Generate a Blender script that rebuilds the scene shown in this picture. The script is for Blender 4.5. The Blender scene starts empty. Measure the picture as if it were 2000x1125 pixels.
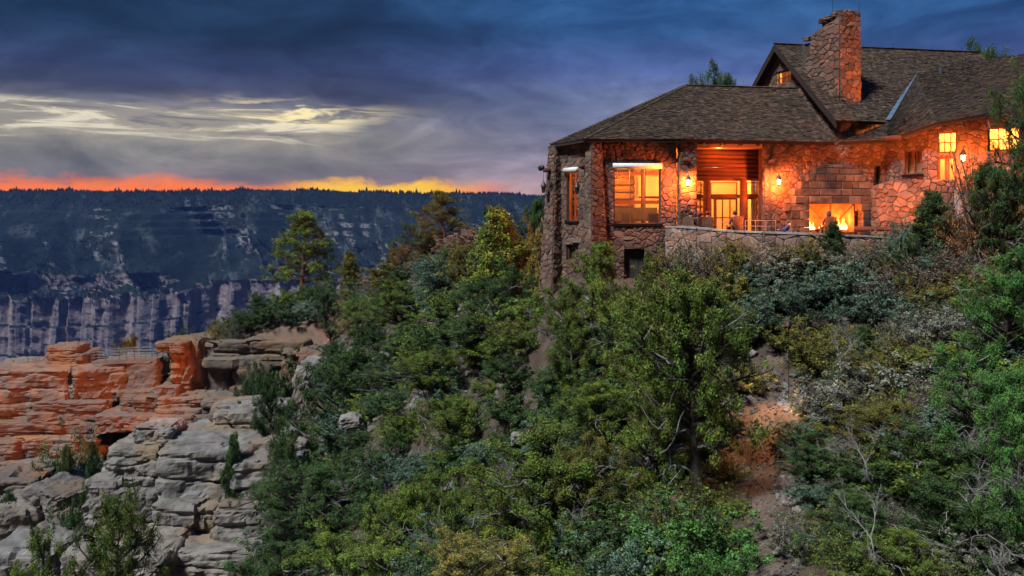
import bpy, bmesh, math, random
import numpy as np
from mathutils import Vector, Matrix, Euler

# ------------------------------------------------------------------ camera
scene = bpy.context.scene
COL = scene.collection
FPX, HORIZON = 1732.0, 430.0
cam_data = bpy.data.cameras.new('camera')
cam_data.sensor_width = 36.0
cam_data.lens = 36.0 * FPX / 2000.0
cam_data.shift_y = -(562.5 - HORIZON) / 2000.0
cam_data.clip_start = 0.2
cam_data.clip_end = 20000.0
cam = bpy.data.objects.new('camera', cam_data)
cam.location = (0, 0, 0)
cam.rotation_euler = (math.radians(90), 0, 0)
COL.objects.link(cam)
scene.camera = cam

scene.render.engine = 'CYCLES'
scene.cycles.use_denoising = True
try:
    scene.cycles.denoiser = 'OPENIMAGEDENOISE'
    scene.cycles.denoising_input_passes = 'RGB_ALBEDO_NORMAL'
    scene.cycles.denoising_prefilter = 'ACCURATE'
except Exception:
    pass
scene.cycles.max_bounces = 5
scene.cycles.diffuse_bounces = 1
scene.cycles.glossy_bounces = 2
scene.cycles.transmission_bounces = 3
scene.cycles.transparent_max_bounces = 8
scene.cycles.volume_bounces = 0
scene.cycles.sample_clamp_indirect = 4.0
scene.cycles.use_adaptive_sampling = True
scene.cycles.adaptive_threshold = 0.02
scene.cycles.caustics_reflective = False
scene.cycles.caustics_refractive = False
scene.view_settings.view_transform = 'Standard'
scene.view_settings.look = 'None'
scene.view_settings.gamma = 1.0
scene.view_settings.exposure = 2.0
scene.view_settings.use_curve_mapping = False


def srgb(r, g, b):
    def f(c):
        c = c / 255.0
        return c / 12.92 if c <= 0.04045 else ((c + 0.055) / 1.055) ** 2.4
    return (f(r), f(g), f(b), 1.0)


# ------------------------------------------------------------------ node helpers
class NG:
    """Small expression helper around a node tree."""
    def __init__(self, nt):
        self.nt = nt

    def node(self, kind, **kw):
        n = self.nt.nodes.new(kind)
        for k, v in kw.items():
            setattr(n, k, v)
        return n

    def put(self, sock, val):
        if isinstance(val, bpy.types.NodeSocket):
            self.nt.links.new(val, sock)
        else:
            sock.default_value = val

    def m(self, op, a, b=None, c=None, clamp=False):
        n = self.node('ShaderNodeMath', operation=op)
        n.use_clamp = clamp
        self.put(n.inputs[0], a)
        if b is not None:
            self.put(n.inputs[1], b)
        if c is not None:
            self.put(n.inputs[2], c)
        return n.outputs[0]

    def smooth(self, x, lo, hi, a=0.0, b=1.0):
        n = self.node('ShaderNodeMapRange', interpolation_type='SMOOTHSTEP')
        for i, v in enumerate((x, lo, hi, a, b)):
            self.put(n.inputs[i], v)
        return n.outputs[0]

    def mix(self, f, a, b, blend='MIX'):
        n = self.node('ShaderNodeMix', data_type='RGBA', blend_type=blend)
        self.put(n.inputs[0], f)
        self.put(n.inputs[6], a)
        self.put(n.inputs[7], b)
        return n.outputs[2]

    def xyz(self, x, y, z):
        n = self.node('ShaderNodeCombineXYZ')
        for i, v in enumerate((x, y, z)):
            self.put(n.inputs[i], v)
        return n.outputs[0]

    def noise(self, vec, scale, detail=4.0, rough=0.55, dist=0.0, out=0):
        n = self.node('ShaderNodeTexNoise')
        if vec is not None:
            self.put(n.inputs['Vector'], vec)
        n.inputs['Scale'].default_value = scale
        n.inputs['Detail'].default_value = detail
        n.inputs['Roughness'].default_value = rough
        n.inputs['Distortion'].default_value = dist
        return n.outputs[out]

    def ramp(self, fac, stops, interp='LINEAR'):
        n = self.node('ShaderNodeValToRGB')
        cr = n.color_ramp
        cr.interpolation = interp
        while len(cr.elements) < len(stops):
            cr.elements.new(0.5)
        for e, (p, c) in zip(cr.elements, stops):
            e.position = p
            e.color = c
        self.put(n.inputs[0], fac)
        return n.outputs[0]


# ------------------------------------------------------------------ dusk sky
SUN_AZ = -14.0          # the sun has just gone down behind the far rim
world = bpy.data.worlds.new('World')
scene.world = world
world.use_nodes = True
wn = world.node_tree
wn.nodes.clear()
g = NG(wn)
tc = g.node('ShaderNodeTexCoord')
sep = g.node('ShaderNodeSeparateXYZ')
wn.links.new(tc.outputs['Generated'], sep.inputs[0])
sx, sy, sz = sep.outputs
el = g.m('MULTIPLY', g.m('ARCSINE', sz), 57.2958)
az = g.m('MULTIPLY', g.m('ARCTAN2', sx, sy), 57.2958)
# streaky cloud coordinates (direction on the sky, stretched along the horizon)
cv = g.xyz(g.m('MULTIPLY', az, 0.055), g.m('MULTIPLY', el, 0.22), 0.3)
sheared = g.xyz(g.m('MULTIPLY', g.m('SUBTRACT', az, g.m('MULTIPLY', el, 1.3)), 0.10), g.m('MULTIPLY', el, 0.16), 1.7)
fine = g.xyz(g.m('MULTIPLY', az, 0.17), g.m('MULTIPLY', el, 1.5), 4.1)
n_big = g.noise(cv, 1.0, 5.0, 0.55, 0.3)
n_rain = g.noise(sheared, 1.0, 4.0, 0.5, 0.2)
n_fine = g.noise(fine, 1.0, 8.0, 0.62, 0.6)
elw = g.m('ADD', el, g.m('ADD', g.m('MULTIPLY', g.m('SUBTRACT', n_big, 0.5), 3.0),
                         g.m('MULTIPLY', g.m('SUBTRACT', n_fine, 0.5), 0.9)))
elr = g.m('DIVIDE', elw, 20.0, clamp=True)
left_ramp = g.ramp(elr, [(0.0, srgb(150, 128, 128)), (0.13, srgb(118, 110, 116)), (0.19, srgb(122, 121, 120)),
                         (0.26, srgb(144, 140, 132)), (0.335, srgb(112, 112, 124)), (0.385, srgb(62, 70, 98)),
                         (0.46, srgb(46, 60, 98)), (0.58, srgb(26, 52, 84)), (0.75, srgb(22, 49, 82)), (1.0, srgb(38, 66, 108))])
right_ramp = g.ramp(elr, [(0.0, srgb(196, 160, 156)), (0.12, srgb(168, 142, 150)), (0.22, srgb(134, 128, 152)),
                          (0.36, srgb(112, 122, 154)), (0.46, srgb(72, 92, 146)), (0.6, srgb(44, 82, 132)),
                          (0.78, srgb(40, 86, 140)), (1.0, srgb(48, 92, 152))])
cloud = g.mix(g.smooth(az, -14.0, 7.0), left_ramp, right_ramp)
cloud = g.mix(g.m('MULTIPLY', g.smooth(el, 4.0, 9.0), 1.0), cloud,
              g.mix(1.0, cloud, g.ramp(n_rain, [(0.3, (0.68, 0.70, 0.76, 1)), (0.5, (1, 1, 1, 1)), (0.72, (1.45, 1.40, 1.32, 1))]), 'MULTIPLY'))
n_mid = g.noise(g.xyz(g.m('MULTIPLY', az, 0.13), g.m('MULTIPLY', el, 0.36), 7.7), 1.0, 7.0, 0.62, 0.5)
cloud = g.mix(1.0, cloud, g.ramp(n_mid, [(0.30, (0.55, 0.58, 0.64, 1)), (0.48, (0.95, 0.96, 0.98, 1)), (0.68, (1.62, 1.54, 1.42, 1))]), 'MULTIPLY')
# the clear gap under the cloud base, with sunlit wisps
gap_el = g.m('ADD', el, g.m('MULTIPLY', g.m('SUBTRACT', n_big, 0.5), 1.2))
gap = g.m('MULTIPLY', g.m('MULTIPLY', g.smooth(gap_el, 4.3, 5.6), g.smooth(gap_el, 7.1, 6.6)), g.smooth(az, -8.5, -13.0))
cloud = g.mix(g.m('MULTIPLY', gap, 0.42), cloud, srgb(172, 162, 140))
wisp = g.m('MULTIPLY', gap, g.smooth(n_fine, 0.49, 0.62))
cloud = g.mix(g.m('MULTIPLY', wisp, 0.85), cloud, srgb(236, 226, 200))
dark_wisp = g.m('MULTIPLY', gap, g.smooth(n_fine, 0.46, 0.34))
cloud = g.mix(g.m('MULTIPLY', dark_wisp, 0.75), cloud, srgb(98, 98, 112))
daz = g.m('DIVIDE', g.m('ADD', az, 13.5), 4.5)
core = g.m('MULTIPLY', g.m('POWER', 2.718, g.m('MULTIPLY', g.m('MULTIPLY', daz, daz), -1.0)),
           g.m('MULTIPLY', g.smooth(elw, 6.0, 6.6), g.smooth(elw, 7.5, 7.0)))
cloud = g.mix(g.m('MULTIPLY', core, g.smooth(n_fine, 0.44, 0.56)), cloud, srgb(255, 236, 180))
# afterglow just above the rim
oel = g.m('SUBTRACT', el, g.m('MULTIPLY', g.m('SUBTRACT', g.noise(g.xyz(g.m('MULTIPLY', az, 0.22), g.m('MULTIPLY', el, 0.5), 9.0), 1.0, 6.0, 0.6, 0.3), 0.5), 2.4))
glow = g.m('MULTIPLY', g.smooth(oel, 2.7, 1.9), g.smooth(az, 1.5, -5.0))
cloud = g.mix(glow, cloud, srgb(255, 122, 24))
hot = g.m('MULTIPLY', g.smooth(oel, 2.75, 2.1), g.m('MULTIPLY', g.smooth(az, -16.0, -11.0), g.smooth(az, -1.0, -6.0)))
cloud = g.mix(hot, cloud, srgb(255, 200, 40))
# an overcast sky grows brighter towards the zenith
away = g.m('MULTIPLY', g.smooth(g.m('ABSOLUTE', g.m('ADD', az, 5.0)), 45.0, 120.0, 1.0, 0.4), g.smooth(el, -4.0, -0.5, 0.25, 1.0))   # dusk falls away from the afterglow
zen = g.m('ADD', 1.0, g.m('MULTIPLY', g.smooth(sz, 0.26, 0.95), 0.25))
zen = g.m('MULTIPLY', zen, away)
cloud = g.mix(1.0, cloud, g.xyz(zen, zen, zen), 'MULTIPLY')
sky = g.node('ShaderNodeTexSky', sky_type='NISHITA')
sky.sun_disc = False
sky.sun_elevation = math.radians(1.0)
sky.sun_rotation = math.radians(SUN_AZ)
sky.altitude = 2500
bg_sky = g.node('ShaderNodeBackground')
wn.links.new(sky.outputs[0], bg_sky.inputs[0])
bg_sky.inputs[1].default_value = 0.05
bg_cloud = g.node('ShaderNodeBackground')
wn.links.new(cloud, bg_cloud.inputs[0])
bg_cloud.inputs[1].default_value = 0.262
mixs = g.node('ShaderNodeMixShader')
mixs.inputs[0].default_value = 0.985          # cloud cover
wn.links.new(bg_sky.outputs[0], mixs.inputs[1])
wn.links.new(bg_cloud.outputs[0], mixs.inputs[2])
wout = g.node('ShaderNodeOutputWorld')
wn.links.new(mixs.outputs[0], wout.inputs[0])

# soft twilight from the bright half of the overcast sky behind the camera
sun_data = bpy.data.lights.new('sun', 'SUN')
sun_data.energy = 1.42
sun_data.angle = math.radians(10)
sun_data.color = (0.92, 0.97, 1.0)
sun = bpy.data.objects.new('sun', sun_data)
sun.rotation_euler = Vector((0.46, 0.40, -0.85)).to_track_quat('-Z', 'Y').to_euler()
COL.objects.link(sun)


# ------------------------------------------------------------------ geometry helpers
def at(px, py, Y):
    return Vector(((px - 1000.0) / FPX * Y, Y, (HORIZON - py) / FPX * Y))


def to_px(p):
    return 1000.0 + FPX * p[0] / p[1], HORIZON - FPX * p[2] / p[1]


def tag(o, label=None, cat=None, group=None, kind=None):
    if label:
        o['label'] = label
    if cat:
        o['category'] = cat
    if group:
        o['group'] = group
    if kind:
        o['kind'] = kind
    return o


def link(name, data, parent=None):
    o = bpy.data.objects.new(name, data)
    COL.objects.link(o)
    if parent is not None:
        o.parent = parent
    return o


def empty(name, loc=(0, 0, 0), rz=0.0):
    o = bpy.data.objects.new(name, None)
    o.empty_display_size = 0.2
    o.location = loc
    o.rotation_euler = (0, 0, rz)
    COL.objects.link(o)
    return o


def set_tint(me, cols):
    a = me.attributes.new('tint', 'FLOAT_COLOR', 'POINT')
    c = np.ones((len(me.vertices), 4), dtype=np.float32)
    c[:, :3] = cols
    a.data.foreach_set('color', c.ravel())


def mesh_obj(name, verts, faces, mat, parent=None, tint=None, smooth=False, origin=None):
    """One mesh object. verts are world coordinates; origin moves the object's origin."""
    me = bpy.data.meshes.new(name)
    v = np.asarray(verts, dtype=np.float64)
    off = np.zeros(3) if origin is None else np.asarray(origin, dtype=np.float64)
    me.from_pydata((v - off).tolist(), [], faces)
    if mat is not None:
        me.materials.append(mat)
    if tint is not None:
        set_tint(me, np.asarray(tint))
    if smooth:
        me.polygons.foreach_set('use_smooth', [True] * len(me.polygons))
    me.update()
    o = link(name, me, parent)
    p = np.zeros(3)
    if parent is not None and parent.get('_abs'):
        p = np.array(parent['_abs'])
    o.location = (off - p).tolist()
    return o


def tri_mesh(name, verts, n_per, mat, tint=None):
    """Fast mesh of loose faces with n_per corners each; verts ordered face by face."""
    v = np.asarray(verts, dtype=np.float32).reshape(-1, 3)
    nf = len(v) // n_per
    me = bpy.data.meshes.new(name)
    me.vertices.add(len(v))
    me.vertices.foreach_set('co', v.ravel())
    me.loops.add(len(v))
    me.loops.foreach_set('vertex_index', np.arange(len(v), dtype=np.int32))
    me.polygons.add(nf)
    me.polygons.foreach_set('loop_start', np.arange(0, len(v), n_per, dtype=np.int32))
    me.polygons.foreach_set('loop_total', np.full(nf, n_per, dtype=np.int32))
    me.materials.append(mat)
    if tint is not None:
        set_tint(me, tint)
    me.update()
    return me


class MB:
    """Collects shapes for one mesh (world coordinates)."""
    def __init__(self):
        self.v, self.f, self.t = [], [], []
        self.tint = (1, 1, 1)

    def add(self, verts, faces):
        b = len(self.v)
        self.v.extend([tuple(p) for p in verts])
        self.f.extend([tuple(i + b for i in q) for q in faces])
        self.t.extend([self.tint] * len(verts))
        return self

    def box(self, c, s, R=None, jit=0.0):
        c = Vector(c)
        pts = []
        for x in (-.5, .5):
            for y in (-.5, .5):
                for z in (-.5, .5):
                    p = Vector((x * s[0], y * s[1], z * s[2]))
                    if jit:
                        p += Vector((random.uniform(-jit, jit) for _ in range(3)))
                    pts.append(c + (R @ p if R else p))
        return self.add(pts, [(0, 1, 3, 2), (4, 6, 7, 5), (0, 4, 5, 1), (2, 3, 7, 6), (0, 2, 6, 4), (1, 5, 7, 3)])

    def prism(self, quad, vec):
        """Closed solid: polygon extruded along vec."""
        n = len(quad)
        a = [Vector(p) for p in quad]
        b = [p + Vector(vec) for p in a]
        fs = [tuple(range(n))[::-1], tuple(range(n, 2 * n))]
        for i in range(n):
            j = (i + 1) % n
            fs.append((i, j, n + j, n + i))
        return self.add(a + b, fs)

    def tube(self, pts, radii, n=6, cap=True):
        pts = [Vector(p) for p in pts]
        if not hasattr(radii, '__len__'):
            radii = [radii] * len(pts)
        rings = []
        up = None
        for i, p in enumerate(pts):
            d = (pts[min(i + 1, len(pts) - 1)] - pts[max(i - 1, 0)])
            if d.length < 1e-6:
                d = Vector((0, 0, 1))
            d.normalize()
            if up is None:
                up = d.orthogonal().normalized()
            else:
                up = (up - d * up.dot(d))
                up = up.normalized() if up.length > 1e-5 else d.orthogonal().normalized()
            w = d.cross(up)
            rings.append([p + (up * math.cos(2 * math.pi * k / n) + w * math.sin(2 * math.pi * k / n)) * radii[i] for k in range(n)])
        vs = [q for r in rings for q in r]
        fs = []
        for i in range(len(pts) - 1):
            for k in range(n):
                k2 = (k + 1) % n
                fs.append((i * n + k, i * n + k2, (i + 1) * n + k2, (i + 1) * n + k))
        if cap:
            fs.append(tuple(range(n))[::-1])
            fs.append(tuple((len(pts) - 1) * n + k for k in range(n)))
        return self.add(vs, fs)

    def lathe(self, prof, c, n=10):
        vs, fs = [], []
        for (r, z) in prof:
            for k in range(n):
                a = 2 * math.pi * k / n
                vs.append((c[0] + r * math.cos(a), c[1] + r * math.sin(a), c[2] + z))
        for i in range(len(prof) - 1):
            for k in range(n):
                k2 = (k + 1) % n
                fs.append((i * n + k, i * n + k2, (i + 1) * n + k2, (i + 1) * n + k))
        fs.append(tuple(range(n))[::-1])
        fs.append(tuple((len(prof) - 1) * n + k for k in range(n)))
        return self.add(vs, fs)

    def build(self, name, mat, parent=None, smooth=False, origin=None, tinted=False):
        return mesh_obj(name, self.v, self.f, mat, parent, self.t if tinted else None, smooth, origin)


# numpy value noise
def _hash(ix, iy, iz, seed):
    h = (ix.astype(np.int64) * 374761393 + iy.astype(np.int64) * 668265263 + iz.astype(np.int64) * 2147483647 + seed * 974634777) & 0xFFFFFFFF
    h = ((h ^ (h >> 13)) * 1274126177) & 0xFFFFFFFF
    h = (h ^ (h >> 16)) & 0xFFFFFFFF
    h = (h * 2246822519) & 0xFFFFFFFF
    return ((h ^ (h >> 15)) & 0xFFFFFF) / float(0xFFFFFF)


def vnoise(p, seed=0):
    p = np.asarray(p, dtype=np.float64)
    i = np.floor(p).astype(np.int64)
    f = p - i
    f = f * f * f * (f * (f * 6 - 15) + 10)
    out = 0
    for dx in (0, 1):
        wx = f[..., 0] if dx else 1 - f[..., 0]
        for dy in (0, 1):
            wy = f[..., 1] if dy else 1 - f[..., 1]
            for dz in (0, 1):
                wz = f[..., 2] if dz else 1 - f[..., 2]
                out = out + wx * wy * wz * _hash(i[..., 0] + dx, i[..., 1] + dy, i[..., 2] + dz, seed)
    return out * 2 - 1


def fbm(p, octaves=4, seed=0, gain=0.5, lac=2.03):
    p = np.asarray(p, dtype=np.float64)
    a, s, tot = 1.0, 0.0, 0.0
    for o in range(octaves):
        s = s + a * vnoise(p + 17.3 * o, seed + o)
        tot += a
        a *= gain
        p = p * lac
    return s / tot


def P3(x, y, z=None):
    x = np.asarray(x, dtype=np.float64)
    y = np.broadcast_to(y, x.shape)
    z = np.zeros(x.shape) if z is None else np.broadcast_to(z, x.shape)
    return np.stack([x, y, z], -1)


def smoothstep(x, a, b):
    t = np.clip((np.asarray(x, dtype=np.float64) - a) / (b - a), 0, 1)
    return t * t * (3 - 2 * t)


# ------------------------------------------------------------------ materials
def pmat(name, c1, c2=None, scale=3.0, rough=0.85, bump=0.0, bump_scale=None, tint=False, detail=5.0, metallic=0.0,
         c3=None, scale3=0.4, spec=0.3, stretch=None, objrand=0.0):
    m = bpy.data.materials.new(name)
    m.use_nodes = True
    nt = m.node_tree
    nt.nodes.clear()
    q = NG(nt)
    out = q.node('ShaderNodeOutputMaterial')
    bs = q.node('ShaderNodeBsdfPrincipled')
    nt.links.new(bs.outputs[0], out.inputs[0])
    geo = q.node('ShaderNodeNewGeometry')
    pos = geo.outputs['Position']
    if stretch:
        mp = q.node('ShaderNodeMapping')
        nt.links.new(pos, mp.inputs[0])
        mp.inputs['Scale'].default_value = stretch
        pos = mp.outputs[0]
    col = c1 if len(c1) == 4 else (*c1, 1)
    if c2 is not None:
        n = q.noise(pos, scale, detail, 0.6)
        col = q.mix(q.smooth(n, 0.36, 0.64), col, c2 if len(c2) == 4 else (*c2, 1))
    if c3 is not None:
        n3 = q.noise(pos, scale3, 4.0, 0.6)
        col = q.mix(q.smooth(n3, 0.48, 0.66), col, c3 if len(c3) == 4 else (*c3, 1))
    if tint:
        at_ = q.node('ShaderNodeAttribute', attribute_name='tint')
        col = q.mix(1.0, col, at_.outputs['Color'], 'MULTIPLY')
    if objrand:
        oi = q.node('ShaderNodeObjectInfo')
        v = q.m('ADD', 1.0 - objrand, q.m('MULTIPLY', oi.outputs['Random'], 2 * objrand))
        col = q.mix(1.0, col, q.xyz(v, v, v), 'MULTIPLY')
    q.put(bs.inputs['Base Color'], col)
    bs.inputs['Roughness'].default_value = rough
    bs.inputs['Metallic'].default_value = metallic
    bs.inputs['Specular IOR Level'].default_value = spec
    if bump:
        bn = q.noise(pos, bump_scale or scale * 3, 6.0, 0.65)
        b = q.node('ShaderNodeBump')
        b.inputs['Strength'].default_value = bump
        b.inputs['Distance'].default_value = 0.05
        nt.links.new(bn, b.inputs['Height'])
        nt.links.new(b.outputs[0], bs.inputs['Normal'])
    return m


def emat(name, col, strength):
    m = bpy.data.materials.new(name)
    m.use_nodes = True
    nt = m.node_tree
    nt.nodes.clear()
    e = nt.nodes.new('ShaderNodeEmission')
    e.inputs[0].default_value = (*col[:3], 1)
    e.inputs[1].default_value = strength
    o = nt.nodes.new('ShaderNodeOutputMaterial')
    nt.links.new(e.outputs[0], o.inputs[0])
    return m


def glass_mat(name, tintc=(1, 1, 1), refl=0.06):
    m = bpy.data.materials.new(name)
    m.use_nodes = True
    nt = m.node_tree
    nt.nodes.clear()
    t = nt.nodes.new('ShaderNodeBsdfTransparent')
    t.inputs[0].default_value = (*tintc, 1)
    gl = nt.nodes.new('ShaderNodeBsdfGlossy')
    gl.inputs['Roughness'].default_value = 0.03
    mx = nt.nodes.new('ShaderNodeMixShader')
    mx.inputs[0].default_value = refl
    o = nt.nodes.new('ShaderNodeOutputMaterial')
    nt.links.new(t.outputs[0], mx.inputs[1])
    nt.links.new(gl.outputs[0], mx.inputs[2])
    nt.links.new(mx.outputs[0], o.inputs[0])
    return m


def point_light(name, loc, watts, color, radius, parent=None):
    ld = bpy.data.lights.new(name, 'POINT')
    ld.energy = watts * 0.72
    ld.color = color
    ld.shadow_soft_size = radius
    o = link(name, ld, parent)
    o.location = loc
    return o


def spot_light(name, loc, target, watts, color, deg, blend=0.5, radius=0.15, parent=None):
    ld = bpy.data.lights.new(name, 'SPOT')
    ld.energy = watts * 0.72
    ld.color = color
    ld.spot_size = math.radians(deg)
    ld.spot_blend = blend
    ld.shadow_soft_size = radius
    o = link(name, ld, parent)
    o.location = loc
    o.rotation_euler = (Vector(target) - Vector(loc)).to_track_quat('-Z', 'Y').to_euler()
    return o


WARM = (1.0, 0.18, 0.026)
AMBER = (1.0, 0.33, 0.055)
# ================================================================== the near ground
CTRL = [(0, 1, -1.9), (-6, 2, -2.4), (6, 2, -2.2), (0, 6, -5.2), (10, 6, -4.7), (-10, 6, -6.5), (0, 14, -9.0),
        (12, 14, -7.6), (20, 14, -5.6), (30, 14, -3), (-15, 14, -12.5), (-30, 14, -18), (-40, 30, -27), (-20, 32, -20),
        (-8, 24, -13.5), (40, 2, 0), (-40, 2, -12), (-80, 20, -40), (55, 30, 1.5), (55, 60, 0), (55, 90, -6)]
for px, py, Y in [(1500, 1125, 23), (1750, 1125, 21), (2000, 1125, 20), (1250, 1125, 26), (1000, 1125, 31), (800, 1125, 42),
                  (600, 1125, 50), (400, 1125, 62), (100, 1125, 72), (1500, 1000, 26.5), (1490, 900, 30), (1490, 820, 32.7),
                  (1500, 740, 35), (1300, 800, 34), (1300, 620, 40), (1150, 700, 40), (1100, 850, 38), (1000, 950, 37),
                  (1700, 600, 38), (1700, 750, 32), (1700, 900, 27), (1900, 800, 27), (1950, 620, 33), (2100, 700, 27),
                  (1850, 500, 40), (2000, 480, 38), (1060, 600, 45.5), (930, 570, 60), (930, 492, 72), (870, 503, 80), (800, 532, 88),
                  (740, 562, 98), (680, 598, 107), (690, 642, 100), (540, 655, 103), (470, 640, 112), (600, 594, 125),
                  (850, 650, 70), (750, 720, 75), (650, 720, 88), (800, 850, 58), (700, 900, 62), (620, 800, 78), (600, 950, 65),
                  (950, 800, 50), (1000, 680, 55), (950, 1000, 40), (850, 1000, 46), (1040, 640, 46)]:
    CTRL.append(tuple(at(px, py, Y)))
CTRL += [(3, 42.6, -4.6), (8, 43.2, -3.6), (10, 41.6, -2.7), (14, 40.3, -2.4), (18, 40.3, -2.2), (14, 46, -2.0), (20, 50, -1.6),
         (30, 50, -1), (10, 52, -3), (3, 55, -4), (15, 62, -3.5), (30, 62, -2), (40, 45, 1), (40, 30, 1),
         (0, 92, -7), (-10, 112, -15), (-22, 140, -26), (-45, 130, -38), (10, 110, -15), (30, 100, -6),
         (-25, 92, -19.5), (-30, 82, -26), (-45, 98, -25), (-60, 104, -27), (-48, 116, -24), (-40, 85, -29), (-60, 90, -33),
         (-35, 70, -31), (-70, 110, -30), (-95, 120, -50), (-95, 80, -48), (-70, 60, -42), (-34, 118, -16), (-40, 112, -16)]
CTRL += [(1.5, 62, -5.0), (2.5, 70, -6.0), (5, 80, -8.5)]
CTRL = np.array(CTRL, dtype=np.float64)


def _tps(d2):
    return 0.5 * d2 * np.log(d2 + 1e-9)


_A = CTRL[:, :2] / 50.0
_n = len(_A)
_K = _tps(((_A[:, None] - _A[None]) ** 2).sum(-1)) + np.eye(_n) * 2e-4
_Pm = np.hstack([np.ones((_n, 1)), _A])
_M = np.zeros((_n + 3, _n + 3))
_M[:_n, :_n] = _K
_M[:_n, _n:] = _Pm
_M[_n:, :_n] = _Pm.T
_W = np.linalg.solve(_M, np.concatenate([CTRL[:, 2], np.zeros(3)]))

PATH = [at(1512, 1180, 21.5), at(1500, 1125, 23), at(1496, 1060, 24.8), at(1500, 1000, 26.5), at(1484, 940, 28.5), at(1490, 890, 30.3), at(1488, 820, 32.7),
        at(1500, 740, 35), at(1530, 690, 36.5), at(1600, 640, 38)]
PATH2 = [at(1040, 640, 46), at(1010, 690, 52), at(960, 700, 58)]


def seg_dist(x, y, pts):
    best = np.full(np.shape(x), 1e9)
    for a, b in zip(pts[:-1], pts[1:]):
        dx, dy = b[0] - a[0], b[1] - a[1]
        t = np.clip(((x - a[0]) * dx + (y - a[1]) * dy) / (dx * dx + dy * dy), 0, 1)
        best = np.minimum(best, np.hypot(x - a[0] - t * dx, y - a[1] - t * dy))
    return best


def ground_base(x, y):
    x = np.asarray(x, dtype=np.float64)
    y = np.asarray(y, dtype=np.float64)
    sh = np.broadcast(x, y).shape
    xf = np.broadcast_to(x, sh).ravel()
    yf = np.broadcast_to(y, sh).ravel()
    out = np.empty(len(xf))
    for s in range(0, len(xf), 20000):
        q = np.stack([xf[s:s + 20000], yf[s:s + 20000]], -1) / 50.0
        d2 = ((q[:, None] - _A[None]) ** 2).sum(-1)
        out[s:s + 20000] = _tps(d2) @ _W[:_n] + _W[_n] + q @ _W[_n + 1:]
    return out.reshape(sh)


def ground(x, y):
    """Height of the ground at x, y (metres, camera height = 0)."""
    x = np.asarray(x, dtype=np.float64)
    y = np.asarray(y, dtype=np.float64)
    z = ground_base(x, y)
    n = fbm(P3(x / 3.1, y / 3.1), 4, 5) * 0.45 + fbm(P3(x / 0.8, y / 0.8), 2, 9) * 0.10
    flat = smoothstep(seg_dist(x, y, PATH), 0.9, 2.4)
    lodge = smoothstep(np.maximum(np.maximum(2.0 - x, x - 32), np.maximum(41.3 - y, y - 58)), -0.5, 1.5)
    z = z + n * flat * (0.15 + 0.85 * lodge)
    # cliff steps under the outcrops
    z = z - 7.5 * smoothstep(103.6 - y, 0, 1.6) * smoothstep(-20.5 - x, 0, 4) * smoothstep(y, 82, 95)
    z = z - 5.0 * smoothstep(-11.5 - x, 0, 5) * smoothstep(y, 48, 58) * smoothstep(84 - y, 0, 4)
    # the mesa breaks off into the canyon behind and to the side
    edge = np.maximum(y - (136 + 8 * vnoise(P3(x / 20, 0 * x), 3)), (-74 - x) + 6 * vnoise(P3(y / 15, 0 * y), 8))
    z = z - np.clip(edge, 0, None) ** 1.15 * 2.6
    return z


def gz(x, y):
    fx, fy = (x - gx[0]) / 0.75, (y - gy[0]) / 0.75
    i, j = int(min(max(fx, 0), len(gx) - 2)), int(min(max(fy, 0), len(gy) - 2))
    a, b = fx - i, fy - j
    return float((GZ[j, i] * (1 - a) + GZ[j, i + 1] * a) * (1 - b) + (GZ[j + 1, i] * (1 - a) + GZ[j + 1, i + 1] * a) * b)



gx = np.arange(-120, 66.1, 0.75)
gy = np.arange(0.0, 172.1, 0.75)
GX, GY = np.meshgrid(gx, gy, indexing='xy')
GZ = ground(GX, GY)
nx, ny = len(gx), len(gy)
idx = np.arange(nx * ny).reshape(ny, nx)
quads = np.stack([idx[:-1, :-1], idx[:-1, 1:], idx[1:, 1:], idx[1:, :-1]], -1).reshape(-1, 4)


def grid_obj(name, V, quads, mat, smooth=True):
    me = bpy.data.meshes.new(name)
    me.vertices.add(len(V))
    me.vertices.foreach_set('co', np.asarray(V, dtype=np.float32).ravel())
    me.loops.add(quads.size)
    me.loops.foreach_set('vertex_index', quads.astype(np.int32).ravel())
    me.polygons.add(len(quads))
    me.polygons.foreach_set('loop_start', np.arange(0, quads.size, 4, dtype=np.int32))
    me.polygons.foreach_set('loop_total', np.full(len(quads), 4, dtype=np.int32))
    me.polygons.foreach_set('use_smooth', np.full(len(quads), smooth))
    me.materials.append(mat)
    me.update()
    me.validate()
    return link(name, me)


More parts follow.
